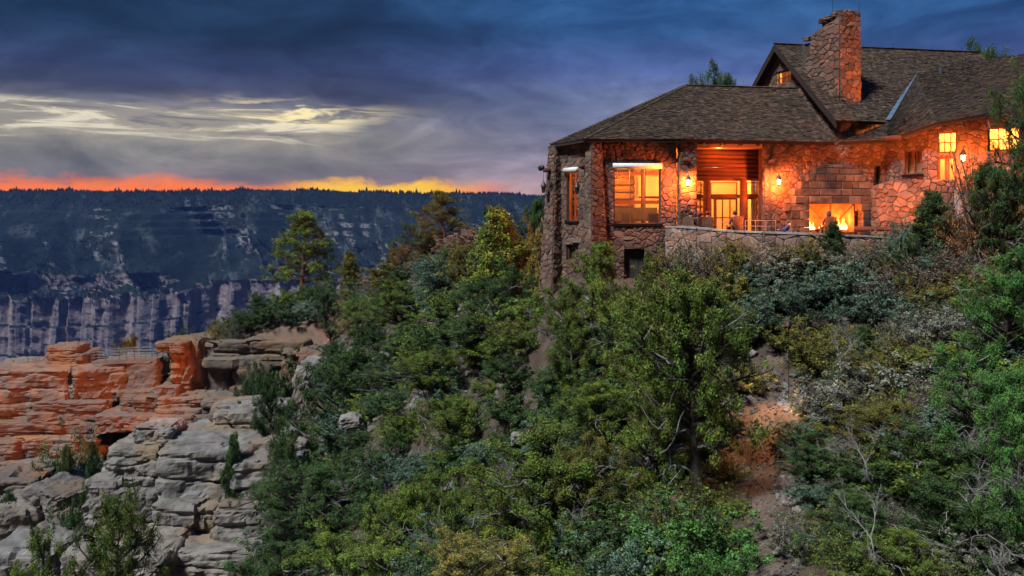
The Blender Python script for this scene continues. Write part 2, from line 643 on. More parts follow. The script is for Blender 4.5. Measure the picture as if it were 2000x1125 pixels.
def soil_material():
    m = pmat('soil', (0.055, 0.038, 0.027), (0.09, 0.064, 0.047), 1.3, 0.95, 0.9, 9.0)
    nt = m.node_tree
    q = NG(nt)
    bs = [n for n in nt.nodes if n.type == 'BSDF_PRINCIPLED'][0]
    old = bs.inputs['Base Color'].links[0].from_socket
    geo = q.node('ShaderNodeNewGeometry')
    pos = geo.outputs['Position']
    scree = q.smooth(q.noise(pos, 0.28, 6.0, 0.65), 0.52, 0.62)
    peb = q.ramp(q.noise(pos, 9.0, 3.0, 0.7), [(0.35, (0.09, 0.08, 0.075, 1)), (0.6, (0.27, 0.26, 0.25, 1))])
    col = q.mix(scree, old, peb)

    def blob(c, r0, r1):
        d = q.node('ShaderNodeVectorMath', operation='DISTANCE')
        nt.links.new(pos, d.inputs[0])
        d.inputs[1].default_value = c
        w = q.m('ADD', d.outputs['Value'], q.m('MULTIPLY', q.m('SUBTRACT', q.noise(pos, 0.35, 4.0), 0.5), 5.0))
        return q.smooth(w, r1, r0)
    red = q.mix(q.noise(pos, 2.0, 5.0), (0.15, 0.05, 0.027, 1), (0.20, 0.076, 0.042, 1))
    col = q.mix(blob(tuple(at(685, 615, 105)), 4.0, 7.5), col, red)
    pale = q.mix(q.noise(pos, 1.5, 5.0), (0.18, 0.125, 0.088, 1), (0.12, 0.072, 0.05, 1))
    col = q.mix(blob(tuple(at(545, 655, 102)), 3.5, 6.5), col, pale)
    nt.links.new(col, bs.inputs['Base Color'])
    return m


SOIL = soil_material()
gr = grid_obj('ground', np.stack([GX, GY, GZ], -1).reshape(-1, 3), quads, SOIL)
tag(gr, 'stony reddish brown slope below the lodge', None, None, 'structure')

# the trail, a sheet just above the slope
DIRT = pmat('trail_dirt', (0.115, 0.076, 0.055), (0.085, 0.06, 0.046), 1.6, 0.95, 0.6, 14.0, c3=(0.13, 0.092, 0.068), scale3=0.7)


def ribbon(name, pts, half, lift, mat):
    P = []
    for a, b in zip(pts[:-1], pts[1:]):
        for k in range(8):
            P.append(a.lerp(b, k / 8))
    P.append(pts[-1])
    for _ in range(4):
        P = [P[0]] + [(P[i - 1] + P[i] * 2 + P[i + 1]) / 4 for i in range(1, len(P) - 1)] + [P[-1]]
    W = 7
    V = []
    for i, p in enumerate(P):
        d = P[min(i + 1, len(P) - 1)] - P[max(i - 1, 0)]
        nrm = Vector((d.y, -d.x, 0)).normalized()
        for k in range(W):
            t = k / (W - 1) * 2 - 1
            h = half * (1 + 0.22 * float(vnoise(np.array([[i * 0.23, t > 0, 2.0]]), 4)[0]))
            V.append(((p + nrm * t * h).x, (p + nrm * t * h).y, t))
    V = np.array(V)
    z = ground(V[:, 0], V[:, 1]) + lift * (1 - 1.4 * V[:, 2] ** 4)
    ii = np.arange(len(V)).reshape(-1, W)
    fs = np.stack([ii[:-1, :-1], ii[1:, :-1], ii[1:, 1:], ii[:-1, 1:]], -1).reshape(-1, 4)
    o = grid_obj(name, np.stack([V[:, 0], V[:, 1], z], -1), fs, mat)
    return tag(o, None, None, None, 'structure')


ribbon('path', PATH, 0.48, 0.06, DIRT)

# ================================================================== canyon floor and far wall
FARY = 1700.0
rng = np.random.default_rng(4)


def far_materials():
    m = bpy.data.materials.new('canyon_rock')
    m.use_nodes = True
    nt = m.node_tree
    nt.nodes.clear()
    q = NG(nt)
    out = q.node('ShaderNodeOutputMaterial')
    bs = q.node('ShaderNodeBsdfPrincipled')
    nt.links.new(bs.outputs[0], out.inputs[0])
    bs.inputs['Roughness'].default_value = 0.95
    bs.inputs['Specular IOR Level'].default_value = 0.1
    geo = q.node('ShaderNodeNewGeometry')
    pos = geo.outputs['Position']
    sp = q.node('ShaderNodeSeparateXYZ')
    nt.links.new(pos, sp.inputs[0])
    nz = q.node('ShaderNodeSeparateXYZ')
    nt.links.new(geo.outputs['True Normal'], nz.inputs[0])
    steep = q.smooth(nz.outputs[2], 0.60, 0.34)
    X, Y, Z = sp.outputs
    # layered pale cliffs, red lower cliff with vertical streaks
    strata = q.noise(q.xyz(q.m('MULTIPLY', X, 0.03), q.m('MULTIPLY', Y, 0.02), q.m('MULTIPLY', Z, 0.11)), 1.0, 7.0, 0.7)
    streak = q.noise(q.xyz(q.m('MULTIPLY', X, 0.045), q.m('MULTIPLY', Y, 0.02), q.m('MULTIPLY', Z, 0.006)), 1.0, 6.0, 0.65)
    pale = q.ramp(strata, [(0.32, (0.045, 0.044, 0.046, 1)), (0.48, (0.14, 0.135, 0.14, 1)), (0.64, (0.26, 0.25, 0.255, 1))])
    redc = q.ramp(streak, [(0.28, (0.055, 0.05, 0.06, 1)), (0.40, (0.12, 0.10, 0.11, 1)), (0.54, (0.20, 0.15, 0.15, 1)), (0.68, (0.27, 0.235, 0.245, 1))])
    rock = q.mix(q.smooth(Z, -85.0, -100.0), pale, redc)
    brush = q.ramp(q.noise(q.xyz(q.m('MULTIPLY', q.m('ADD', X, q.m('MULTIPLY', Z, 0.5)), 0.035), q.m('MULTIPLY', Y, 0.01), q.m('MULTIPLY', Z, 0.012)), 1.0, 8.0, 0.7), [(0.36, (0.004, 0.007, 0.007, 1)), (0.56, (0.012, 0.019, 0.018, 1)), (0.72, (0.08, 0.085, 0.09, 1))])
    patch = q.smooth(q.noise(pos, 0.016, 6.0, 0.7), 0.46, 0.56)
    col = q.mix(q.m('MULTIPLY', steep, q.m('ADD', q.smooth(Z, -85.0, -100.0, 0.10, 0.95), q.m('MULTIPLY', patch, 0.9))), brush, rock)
    nt.links.new(col, bs.inputs['Base Color'])
    b = q.node('ShaderNodeBump')
    b.inputs['Strength'].default_value = 0.9
    b.inputs['Distance'].default_value = 5.0
    nt.links.new(q.noise(pos, 0.12, 6.0, 0.7), b.inputs['Height'])
    nt.links.new(b.outputs[0], bs.inputs['Normal'])
    return m


CANYON = far_materials()
NS = 640
sx_ = np.linspace(-1750, 900, NS)
# profile: height fraction -> (z, how far the face stands forward of the rim)
rim_z = 57 + 5 * fbm(P3(sx_ / 240, 0), 3, 2) - 10 * smoothstep(sx_, -500, 200)
cl_z = -127 + 30 * smoothstep(sx_, -760, -320) + 9 * fbm(P3(sx_ / 70, 0), 4, 12)


def ridged(x, s, seed):
    return 1 - np.abs(fbm(P3(x / s, 0.0), 3, seed)) * 2.2


rows = []
rib1 = ridged(sx_, 210, 21)
rib2 = ridged(sx_ + 40, 75, 22)
rib3 = fbm(P3(sx_ / 26, 0), 3, 23)
prof = []
for t in np.linspace(0, 1, 22):          # wooded top slope
    prof.append((0, t))
for t in np.linspace(0, 1, 40)[1:]:      # upper cliffs
    prof.append((1, t))
for t in np.linspace(0, 1, 46)[1:]:      # talus
    prof.append((2, t))
for t in np.linspace(0, 1, 44)[1:]:      # lower cliff
    prof.append((3, t))
for t in np.linspace(0, 1, 10)[1:]:      # foot
    prof.append((4, t))
VV = []
_r0 = (rib1, rib2)
for band, t in prof:
    sh_ = {0: 30 * t, 1: 30 + 60 * t, 2: 90 + 95 * t}.get(band, 185.0)
    rib1 = ridged(sx_ - 0.9 * sh_, 210, 21)         # spurs and gullies run down at a slant
    rib2 = ridged(sx_ + 40 - 0.7 * sh_, 75, 22)
    if band >= 3:
        rib1, rib2 = rib1 * 0.8, rib2 * 0.6
    if band == 0:
        z = rim_z - 30 * t
        fwd = 60 * t + (rib1 * 40 + rib2 * 8) * t
    elif band == 1:
        z = rim_z - 30 - 60 * t
        steps = (np.floor(t * 4) + smoothstep((t * 4) % 1, 0.55, 1.0)) / 4
        fwd = 60 + rib1 * 40 + rib2 * 8 + 46 * steps + t * (rib1 * 80 + rib2 * 40) + rib3 * 8 * np.sin(t * 3.14)
    elif band == 2:
        z0 = rim_z - 90
        z = z0 + (cl_z - z0) * t
        fwd = 106 + 150 * t + (rib1 * 120 + rib2 * 48 + t * (-rib1 * 70 - rib2 * 8)) * (1 - 0.65 * smoothstep(t, 0.5, 1.0)) + 18 * fbm(P3(sx_ / 60, t * 3), 3, 31) * np.sin(t * 3.14)
    elif band == 3:
        z = cl_z - 150 * t
        fwd = 256 + rib1 * 22 + rib2 * 23.3 + 10 * t + (rib3 * 16 + 10 * fbm(P3(sx_ / 14, t * 0.6), 3, 33)) * smoothstep(t, 0.0, 0.06) + 3 * np.floor(t * 3)
    else:
        z = cl_z - 150 - 150 * t
        fwd = 275 + rib1 * 22 + rib2 * 23.3 + rib3 * 16 * (1 - t) + 260 * t
    jit = fbm(P3(sx_ / 18, z / 12, band), 3, 41) * (5 if band in (1, 2, 3) else 3)
    VV.append(np.stack([sx_ + 0 * z, FARY + 60 - fwd - jit, z + 0 * sx_], -1))
VV = np.array(VV)
far_rows = VV.copy()
nr = VV.shape[0]
ii = np.arange(nr * NS).reshape(nr, NS)
fq = np.stack([ii[:-1, :-1], ii[1:, :-1], ii[1:, 1:], ii[:-1, 1:]], -1).reshape(-1, 4)
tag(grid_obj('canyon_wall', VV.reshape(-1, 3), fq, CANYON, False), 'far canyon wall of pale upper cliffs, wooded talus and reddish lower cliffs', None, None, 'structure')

FOREST_G = pmat('plateau_ground', (0.012, 0.016, 0.012), (0.02, 0.025, 0.017), 0.02, 0.95)
# plateau behind the rim, to the horizon
pl_s = np.linspace(0, 1, 14)
PV = []
for k in pl_s:
    PV.append(np.stack([sx_ * (1 + 0.5 * k), np.full(NS, FARY + 60.5 + 620 * k ** 1.5), rim_z * (1 - k) + 45 * k - 1.0 + 14 * k * np.sin(sx_ / 300)], -1))
PV = np.array(PV)
ii = np.arange(14 * NS).reshape(14, NS)
fq = np.stack([ii[:-1, :-1], ii[:-1, 1:], ii[1:, 1:], ii[1:, :-1]], -1).reshape(-1, 4)
tag(grid_obj('plateau', PV.reshape(-1, 3), fq, FOREST_G), 'wooded plateau beyond the far rim', None, None, 'structure')
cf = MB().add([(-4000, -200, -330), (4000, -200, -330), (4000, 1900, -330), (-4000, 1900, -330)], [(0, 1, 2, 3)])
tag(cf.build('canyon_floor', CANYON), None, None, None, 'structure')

# far woods: small conical trees on the rim and the talus, one mass
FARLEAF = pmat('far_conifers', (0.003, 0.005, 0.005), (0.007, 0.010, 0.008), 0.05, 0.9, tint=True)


def cone_cloud(P, H, R, rng, n=5):
    """Many tiny two-tier conifers as one vertex/face soup (triangles)."""
    out = []
    k = len(P)
    a0 = rng.uniform(0, 6.28, k)
    for (zb, zt, rr) in ((0.08, 0.62, 1.0), (0.42, 1.0, 0.66)):
        for i in range(n):
            a, b = a0 + 2 * np.pi * i / n, a0 + 2 * np.pi * (i + 1) / n
            j = rng.uniform(0.75, 1.2, k)
            va = P + np.stack([np.cos(a) * R * rr * j, np.sin(a) * R * rr * j, H * zb], -1)
            vb = P + np.stack([np.cos(b) * R * rr * j, np.sin(b) * R * rr * j, H * zb], -1)
            vt = P + np.stack([0 * H, 0 * H, H * zt], -1)
            out.append(np.stack([va, vb, vt], 1))
    return np.concatenate(out, 0).reshape(-1, 3)


npl = 5200
ki = rng.integers(0, NS, npl)
kk = rng.uniform(0, 1, npl) ** 2.0 * 160
Prim = np.stack([sx_[ki] + rng.uniform(-2, 2, npl), FARY + 58 + kk, rim_z[ki] - 2.5], -1)
Hrim = rng.uniform(4, 8.5, npl) * (1 + 0.5 * (rng.uniform(0, 1, npl) > 0.93)) * (0.75 + 0.5 * (fbm(P3(Prim[:, 0] / 45, 0.0), 2, 77) > 0))
# wooded upper slope + talus
sel = []
for band_rows, cnt in (((0, 22), 6500), ((24, 60), 1200), ((60, 106), 7000), ((104, 109), 900)):
    r = rng.integers(band_rows[0], band_rows[1], cnt)
    c = rng.integers(0, NS, cnt)
    p = far_rows[r, c] + np.stack([rng.uniform(-3, 3, cnt), rng.uniform(-2, 0, cnt), np.full(cnt, -1.0)], -1)
    keep = (fbm(p / 60.0, 3, 55) > (-0.6 if band_rows[0] == 0 else -0.05))
    sel.append(p[keep])
Ps = np.concatenate(sel, 0)
Hs = rng.uniform(3, 6.5, len(Ps))
Pall = np.concatenate([Prim, Ps], 0)
Hall = np.concatenate([Hrim, Hs])
vis = np.abs(Pall[:, 0] / Pall[:, 1]) < 0.75
Pall, Hall = Pall[vis], Hall[vis]
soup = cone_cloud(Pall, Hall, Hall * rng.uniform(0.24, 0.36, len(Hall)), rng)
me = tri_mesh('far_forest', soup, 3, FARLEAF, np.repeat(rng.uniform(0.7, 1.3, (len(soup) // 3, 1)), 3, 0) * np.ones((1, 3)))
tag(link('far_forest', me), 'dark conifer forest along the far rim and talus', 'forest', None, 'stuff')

# ================================================================== rock outcrops
SAND = pmat('sandstone', (0.16, 0.112, 0.078), (0.125, 0.103, 0.088), 0.55, 0.95, 1.0, 3.5, c3=(0.20, 0.105, 0.055), scale3=0.22, tint=True)
LIME = pmat('pale_limestone', (0.215, 0.20, 0.18), (0.125, 0.116, 0.108), 0.7, 0.95, 1.0, 4.0, c3=(0.20, 0.15, 0.105), scale3=0.2, tint=True)
for mm in (SAND, LIME):        # dark lichen and run-off streaks
    nt = mm.node_tree
    q = NG(nt)
    bs = [n for n in nt.nodes if n.type == 'BSDF_PRINCIPLED'][0]
    old = bs.inputs['Base Color'].links[0].from_socket
    geo = q.node('ShaderNodeNewGeometry')
    mp = q.node('ShaderNodeMapping')
    nt.links.new(geo.outputs['Position'], mp.inputs[0])
    mp.inputs['Scale'].default_value = (1.0, 1.0, 0.22)
    st = q.smooth(q.noise(mp.outputs[0], 0.9, 7.0, 0.75), 0.56, 0.70)
    lay = q.noise(q.xyz(0.0, 0.0, 0.0), 1.0)
    mp2 = q.node('ShaderNodeMapping')
    nt.links.new(geo.outputs['Position'], mp2.inputs[0])
    mp2.inputs['Scale'].default_value = (0.12, 0.12, 2.2)
    lay = q.smooth(q.noise(mp2.outputs[0], 1.0, 5.0, 0.7), 0.40, 0.62)
    col = q.mix(q.m('MULTIPLY', lay, 0.30), old, (0.10, 0.07, 0.05, 1))
    col = q.mix(q.m('MULTIPLY', st, 0.75), col, (0.05, 0.047, 0.045, 1))
    nt.links.new(col, bs.inputs['Base Color'])


def rock(parent, name, c, s, seed, mat, rz=0.0, tilt=0.0, amp=0.22, n=15, strata=0.0, round_=0.30, taper=0.0, tint=(1, 1, 1), sub=False):
    """Weathered block: a rounded box with bedding grooves, cracks and lumps."""
    lin = np.linspace(-1, 1, n)
    pts, fs = [], []
    U, V = np.meshgrid(lin, lin, indexing='ij')
    one = np.ones_like(U)
    for face in (((U, V, one), 1), ((U, V, -one), 0), ((U, one, V), 0), ((U, -one, V), 1), ((one, U, V), 1), ((-one, U, V), 0)):
        b = sum(len(p) for p in pts)
        pts.append(np.stack([a.ravel() for a in face[0]], -1))
        k = np.arange(n * n).reshape(n, n) + b
        qd = np.stack([k[:-1, :-1], k[1:, :-1], k[1:, 1:], k[:-1, 1:]], -1).reshape(-1, 4)
        fs.append(qd if face[1] else qd[:, ::-1])
    p = np.concatenate(pts)
    # superellipsoid rounding
    n = n
    e = 2 / max(round_ * 0.62, 0.05)
    r = (np.abs(p) ** e).sum(-1) ** (1 / e)
    p = p / r[:, None] * (1 + 0 * r[:, None])
    half = np.array(s) / 2
    w = p * half
    w[:, :2] *= (1 - taper * (p[:, 2:3] * 0.5 + 0.5))
    m = float(min(s))
    nrm = p / (np.linalg.norm(p, axis=1, keepdims=True) + 1e-9)
    qn = w + seed * 13.7
    d = fbm(qn / (m * 0.55), 4, seed) * amp * m * 0.5 + fbm(qn / (m * 0.16), 3, seed + 3) * amp * m * 0.13
    # joints: every bed is broken into uneven blocks that stand in or out
    bed = strata * 1.5 if strata else m * 0.5
    zb_ = w[:, 2] + 0.25 * bed * fbm(P3(qn[:, 0] / (3 * bed), qn[:, 1] / (3 * bed)), 2, seed + 8)
    li = np.floor(zb_ / bed)
    wob_ = 0.5 * bed * fbm(qn / (1.2 * bed), 2, seed + 9)
    bx_i = np.floor((qn[:, 0] + wob_) / (bed * 1.3) + _hash(li, li * 0, li * 0, seed) * 3)
    by_i = np.floor((qn[:, 1] + wob_) / (bed * 1.9) + _hash(li, li * 0, li * 0, seed + 1) * 3)
    d = d + (_hash(bx_i, by_i, li, seed + 2) - 0.6) * 0.42 * min(bed, m)
    li2 = np.floor(zb_ / (bed * 0.37))
    d = d + (_hash(np.floor((qn[:, 0] + wob_) / (bed * 0.8)), np.floor((qn[:, 1] + wob_) / (bed * 0.8)), li2, seed + 21) - 0.5) * 0.16 * min(bed, m)
    d = d - np.abs(fbm(qn / (m * 0.30), 3, seed + 12)) * amp * m * 0.35 + fbm(qn / 0.5, 3, seed + 14) * 0.09
    if strata:
        zz = w[:, 2] + 0.12 * m * fbm(P3(qn[:, 0] / 3.0, qn[:, 1] / 3.0), 2, seed + 5)
        ly = vnoise(P3(zz / strata, 0 * zz, 0 * zz), seed + 6)
        gr_ = np.abs(((zz / strata) % 1.0) - 0.5) * 2
        d = d + (ly * 0.5 - smoothstep(gr_, 0.72, 1.0) * 0.9) * 0.20 * min(strata, m) * (np.abs(nrm[:, 2]) < 0.85)
    w = w + nrm * d[:, None] * np.array([1, 1, 0.55])
    R = np.array((Matrix.Rotation(rz, 3, 'Z') @ Matrix.Rotation(tilt, 3, 'Y')))
    w = w @ R.T + np.array(c)
    o = mesh_obj(name, w, np.concatenate(fs).tolist(), mat, parent, np.tile(np.array(tint), (len(w), 1)), False, tuple(c))
    # weld the seams of the six sheets
    bm = bmesh.new()
    bm.from_mesh(o.data)
    bmesh.ops.remove_doubles(bm, verts=bm.verts, dist=0.002 * m)
    bm.to_mesh(o.data)
    bm.free()
    return o


_rk = [100]


def rock_px(parent, x0, y0, x1, y1, Y, depth, mat, name='rock_block', **kw):
    """A block spanning this part of the view at distance Y (front face), 'depth' metres deep."""
    a, b = at(x0, y1, Y), at(x1, y0, Y)
    _rk[0] += 1
    c = ((a.x + b.x) / 2, Y + depth / 2, (a.z + b.z) / 2)
    s = (abs(b.x - a.x) * 1.04, depth, abs(b.z - a.z) * 1.06)
    rr = random.Random(_rk[0])
    v = rr.uniform(0.82, 1.15)
    kw.setdefault('tint', (v * rr.uniform(0.95, 1.08), v, v * rr.uniform(0.92, 1.02)))
    kw.setdefault('rz', rr.uniform(-0.12, 0.12))
    kw['n'] = 11 if name == 'boulder' else max(23, int(kw.get('n', 15) * 1.25))
    return rock(parent, name, c, s, _rk[0], mat, **kw)


crop1 = tag(empty('rock_outcrop'), 'layered orange sandstone outcrop with a stubby knob beside the footbridge', 'rock outcrop')
B = lambda *a, **k: rock_px(crop1, *a, SAND, **k)
B(84, 676, 146, 700, 103.5, 4.5, strata=0.7, round_=0.5)
B(82, 692, 164, 722, 103, 5.5, strata=0.6, round_=0.45)
B(60, 712, 196, 734, 102.5, 6.5, strata=0.7)
B(-60, 722, 130, 800, 101.5, 9, strata=1.6, n=20, amp=0.26)
B(110, 722, 208, 792, 101, 8, strata=1.3, rz=0.5, n=20)
B(-60, 792, 70, 838, 101, 8, strata=1.0)
B(50, 786, 206, 828, 100, 8, strata=1.0, n=18)
B(-60, 826, 190, 870, 99.5, 9, strata=1.1, n=20)
B(-60, 862, 40, 920, 98, 9, strata=1.2)
B(20, 856, 160, 906, 98.5, 8, strata=0.9, n=18)
B(-60, 905, 110, 960, 97, 9, strata=1.2, n=18)
B(-50, 940, 60, 1010, 90, 7, strata=1.4, tint=(0.85, 0.85, 0.9))

crop2 = tag(empty('rock_outcrop'), 'sandstone buttress with an overhanging cap between footbridge and pale flat ledge', 'rock outcrop')
B = lambda *a, **k: rock_px(crop2, *a, SAND, **k)
B(200, 706, 312, 772, 103, 6, round_=0.3, amp=0.14, n=18, tint=(0.82, 0.86, 0.92))
B(300, 668, 362, 692, 100.5, 6, round_=0.4, strata=0.7)
B(310, 684, 358, 782, 100.8, 6, round_=0.35, strata=1.5, n=18, rz=0.35, tint=(1.1, 0.95, 0.85))
B(344, 668, 470, 786, 102.5, 9, round_=0.28, amp=0.12, n=22, rz=-0.25, tint=(0.95, 0.92, 0.88))
B(400, 664, 604, 720, 101, 10, round_=0.25, amp=0.1, n=22, strata=2.4)
B(450, 706, 600, 790, 101.5, 9, round_=0.3, amp=0.18, n=20, tint=(0.92, 0.86, 0.82))
B(540, 690, 640, 800, 98, 8, round_=0.35, amp=0.25, n=18, tint=(0.85, 0.85, 0.88))
B(300, 756, 345, 786, 99.5, 4, tint=(0.9, 0.95, 1.05))
B(225, 766, 268, 776, 101, 3)
B(262, 764, 306, 780, 100.5, 3)
B(232, 776, 312, 816, 99, 6, strata=1.0)
B(300, 776, 396, 806, 98.5, 7, strata=0.9, n=18)
B(300, 800, 400, 818, 98, 7, strata=0.8)
B(390, 780, 560, 820, 98, 8, strata=1.0, n=18, tint=(0.95, 0.98, 1.0))
B(186, 812, 300, 848, 97, 7, tint=(0.9, 0.88, 0.92))
B(290, 812, 420, 850, 97, 7, tint=(0.92, 0.88, 0.88))

crop3 = tag(empty('rock_outcrop'), 'pale grey limestone bluff with a deep vertical crack below the footbridge', 'rock outcrop')
B = lambda *a, **k: rock_px(crop3, *a, LIME, **k)
B(398, 802, 542, 860, 84, 8, round_=0.35, strata=1.3, n=20, rz=0.15)
B(252, 838, 332, 884, 80, 5, round_=0.5, amp=0.3)
B(205, 872, 330, 924, 79, 8, round_=0.4, amp=0.2, n=18)
B(320, 862, 570, 950, 79.5, 10, round_=0.25, amp=0.14, n=24, strata=2.0, rz=0.08)
B(196, 900, 304, 980, 78, 8, round_=0.35, n=20, strata=1.4)
B(302, 880, 480, 1000, 78, 9, round_=0.28, n=24, strata=1.8, amp=0.18)
B(455, 900, 590, 1010, 77, 9, round_=0.35, n=22, strata=1.5, amp=0.2, tint=(0.85, 0.9, 1.0))
B(158, 942, 222, 1030, 77, 6, round_=0.4, n=18)
B(212, 962, 306, 1020, 77.2, 6, round_=0.35, n=18)
B(300, 985, 430, 1090, 76, 8, round_=0.3, n=22, strata=1.8)
B(405, 985, 520, 1090, 75, 8, round_=0.35, n=22, strata=1.6)
B(500, 1000, 600, 1110, 70, 7, round_=0.4, n=18, tint=(0.8, 0.85, 0.95))
B(250, 1060, 330, 1100, 74, 5, round_=0.5)
B(300, 1078, 520, 1150, 72, 8, round_=0.35, n=22, strata=1.2)
B(120, 1085, 320, 1180, 70, 8, round_=0.4, n=18)
B(-40, 1000, 40, 1090, 84, 7, tint=(1.0, 0.9, 0.8), n=16, rz=0.4)
B(30, 960, 110, 1050, 86, 7, tint=(0.9, 0.85, 0.85), n=16, tilt=0.5)
B(60, 1040, 150, 1100, 80, 6, n=16, tilt=0.3)
B(-30, 1080, 110, 1180, 76, 7, n=16)

# ledges on top of the ridge and stones showing between the trees
crop4 = tag(empty('rock_outcrop'), 'low pale ledge stones on the bare saddle under the lone ponderosa', 'rock outcrop')
B = lambda *a, **k: rock_px(crop4, *a, LIME, **k)
B(556, 630, 596, 650, 106, 3, tint=(1.05, 0.95, 0.85))
B(600, 632, 628, 646, 107, 3, tint=(1.05, 0.9, 0.78))
B(480, 636, 508, 648, 108, 3, tint=(1.0, 0.8, 0.65))
B(462, 632, 482, 644, 108.5, 2.5, tint=(1.0, 0.8, 0.7))
crop5 = tag(empty('rock_outcrop'), 'broken pale boulders showing between dark trees in the ravine', 'rock outcrop')
B = lambda *a, **k: rock_px(crop5, *a, LIME, name='boulder', **k)
for (x0, y0, x1, y1, Y) in [(636, 955, 690, 980, 57), (645, 985, 662, 998, 55), (742, 850, 798, 885, 59), (660, 815, 705, 840, 65), (730, 775, 782, 812, 66),
                            (570, 720, 604, 790, 84), (585, 705, 650, 730, 88), (700, 690, 735, 712, 82), (795, 880, 812, 896, 57), (820, 970, 842, 1010, 49),
                            (1060, 650, 1085, 690, 44), (1080, 690, 1098, 715, 42), (985, 690, 1020, 705, 52), (1000, 850, 1030, 872, 38), (1130, 600, 1150, 625, 41.5),
                            (868, 955, 890, 975, 46), (545, 840, 570, 862, 76), (575, 860, 600, 880, 72)]:
    B(x0, y0, x1, y1, Y, (x1 - x0) / FPX * Y * 1.1, amp=0.4, n=11, round_=0.55, tint=(1.1, 1.1, 1.12))

# loose stones and pebbles on the slope
rng = np.random.default_rng(11)
npb = 3600
pxx = rng.uniform(-24, 20, npb * 3)
pyy = rng.uniform(22, 92, npb * 3)
msk = (fbm(P3(pxx / 5, pyy / 5), 3, 88) > 0.02) & (np.abs(pxx / pyy) < 0.62) & (seg_dist(pxx, pyy, PATH) > 0.7)
msk &= ~((pxx > 1) & (pyy > 40.5))
pxx, pyy = pxx[msk][:npb], pyy[msk][:npb]
pzz = ground(pxx, pyy)
_ico = bmesh.new()
bmesh.ops.create_icosphere(_ico, subdivisions=1, radius=1.0)
iv = np.array([v.co[:] for v in _ico.verts])
fi = np.array([[v.index for v in f.verts] for f in _ico.faces])
_ico.free()
sz_ = rng.uniform(0.03, 0.13, len(pxx)) * rng.choice([1, 1, 1, 2.0], len(pxx)) * (1 + (pyy > 45) * 0.6)
soup = []
T = []
for k in range(len(pxx)):
    vv = iv * (sz_[k] * np.array([rng.uniform(.7, 1.4), rng.uniform(.7, 1.4), rng.uniform(.4, .8)])) * rng.uniform(0.8, 1.2, (len(iv), 1))
    vv = vv + (pxx[k], pyy[k], pzz[k] + sz_[k] * 0.2)
    soup.append(vv[fi].reshape(-1, 3))
    T.append(np.full((fi.size, 3), rng.uniform(0.7, 1.2)))
for k in range(1300):                       # fine gravel on the trail
    t_ = rng.uniform(0, len(PATH) - 1.001)
    a_, b_ = PATH[int(t_)], PATH[int(t_) + 1]
    c_ = a_.lerp(b_, t_ % 1)
    x_, y_ = c_.x + rng.normal() * 0.42, c_.y + rng.uniform(-.2, .2)
    s_ = rng.uniform(0.012, 0.05)
    vv = iv * (s_ * np.array([1.2, 1.0, 0.6])) * rng.uniform(0.8, 1.2, (len(iv), 1)) + (x_, y_, gz(x_, y_) + 0.06)
    soup.append(vv[fi].reshape(-1, 3))
    T.append(np.full((fi.size, 3), rng.uniform(0.35, 0.8)))
me = tri_mesh('loose_stones', np.concatenate(soup), 3, LIME, np.concatenate(T))
tag(link('loose_stones', me), 'loose pale stones scattered over the slope', 'stones', None, 'stuff')
# ================================================================== the lodge
random.seed(7)
STONE = pmat('rubble_stone', (0.160, 0.100, 0.074), (0.108, 0.074, 0.058), 2.2, 0.95, 0.9, 7.0, tint=True)
MORTAR = pmat('mortar', (0.085, 0.064, 0.052), (0.055, 0.043, 0.036), 3.0, 1.0, 0.5, 12)
SHINGLE = pmat('cedar_shingle', (0.072, 0.046, 0.029), (0.034, 0.023, 0.017), 2.5, 0.9, 0.6, 20, tint=True)
DECK = pmat('roof_deck', (0.028, 0.021, 0.017), (0.02, 0.015, 0.012), 2.0, 0.95)
LOG = pmat('stained_log', (0.125, 0.042, 0.02), (0.08, 0.026, 0.013), 1.4, 0.75, 0.5, 9, stretch=(0.5, 0.5, 6.0), objrand=0.15)
FRAME = pmat('window_frame_wood', (0.16, 0.06, 0.028), (0.11, 0.04, 0.02), 4.0, 0.6)
PLASTER = pmat('cream_plaster', (0.62, 0.50, 0.34), (0.52, 0.41, 0.27), 0.8, 0.9)
INLOG = pmat('interior_log', (0.34, 0.19, 0.09), (0.26, 0.13, 0.06), 1.0, 0.7, stretch=(0.5, 0.5, 5.0))
FLOORM = pmat('flagstone', (0.26, 0.19, 0.14), (0.18, 0.14, 0.11), 1.2, 0.9, 0.4)
BLIND = pmat('white_blind_housing', (0.70, 0.68, 0.66), (0.60, 0.58, 0.56), 6.0, 0.5)
METAL = pmat('dark_iron', (0.035, 0.03, 0.028), (0.05, 0.04, 0.035), 8.0, 0.5, metallic=0.6)
STEEL = pmat('galvanised_steel', (0.13, 0.14, 0.15), (0.09, 0.10, 0.11), 3.0, 0.5, metallic=0.5)
FLASH = pmat('valley_flashing', (0.15, 0.22, 0.28), (0.12, 0.17, 0.22), 1.0, 0.4, metallic=0.5)
DARKIN = pmat('dark_door_wood', (0.035, 0.028, 0.025), (0.05, 0.04, 0.035), 3.0, 0.8)
GLASS = glass_mat('window_glass')
LAMPGLOW = emat('lamp_glass', (1.0, 0.55, 0.16), 1.6)

lodge = tag(empty('stone_lodge', (0, 0, 0)), 'rubble stone lodge with shingled roofs, tall chimney and glowing windows on the rim', 'building')
STONES = {}          # thing -> list of (screen size, wall part, verts, faces, tint)


def clip_poly(poly, a, b, c):
    """Keep the side a*u + b*v <= c of a convex polygon."""
    out = []
    n = len(poly)
    for i in range(n):
        p, q_ = poly[i], poly[(i + 1) % n]
        dp, dq = a * p[0] + b * p[1] - c, a * q_[0] + b * q_[1] - c
        if dp <= 0:
            out.append(p)
        if (dp < 0 < dq) or (dq < 0 < dp):
            t = dp / (dp - dq)
            out.append((p[0] + t * (q_[0] - p[0]), p[1] + t * (q_[1] - p[1])))
    return out


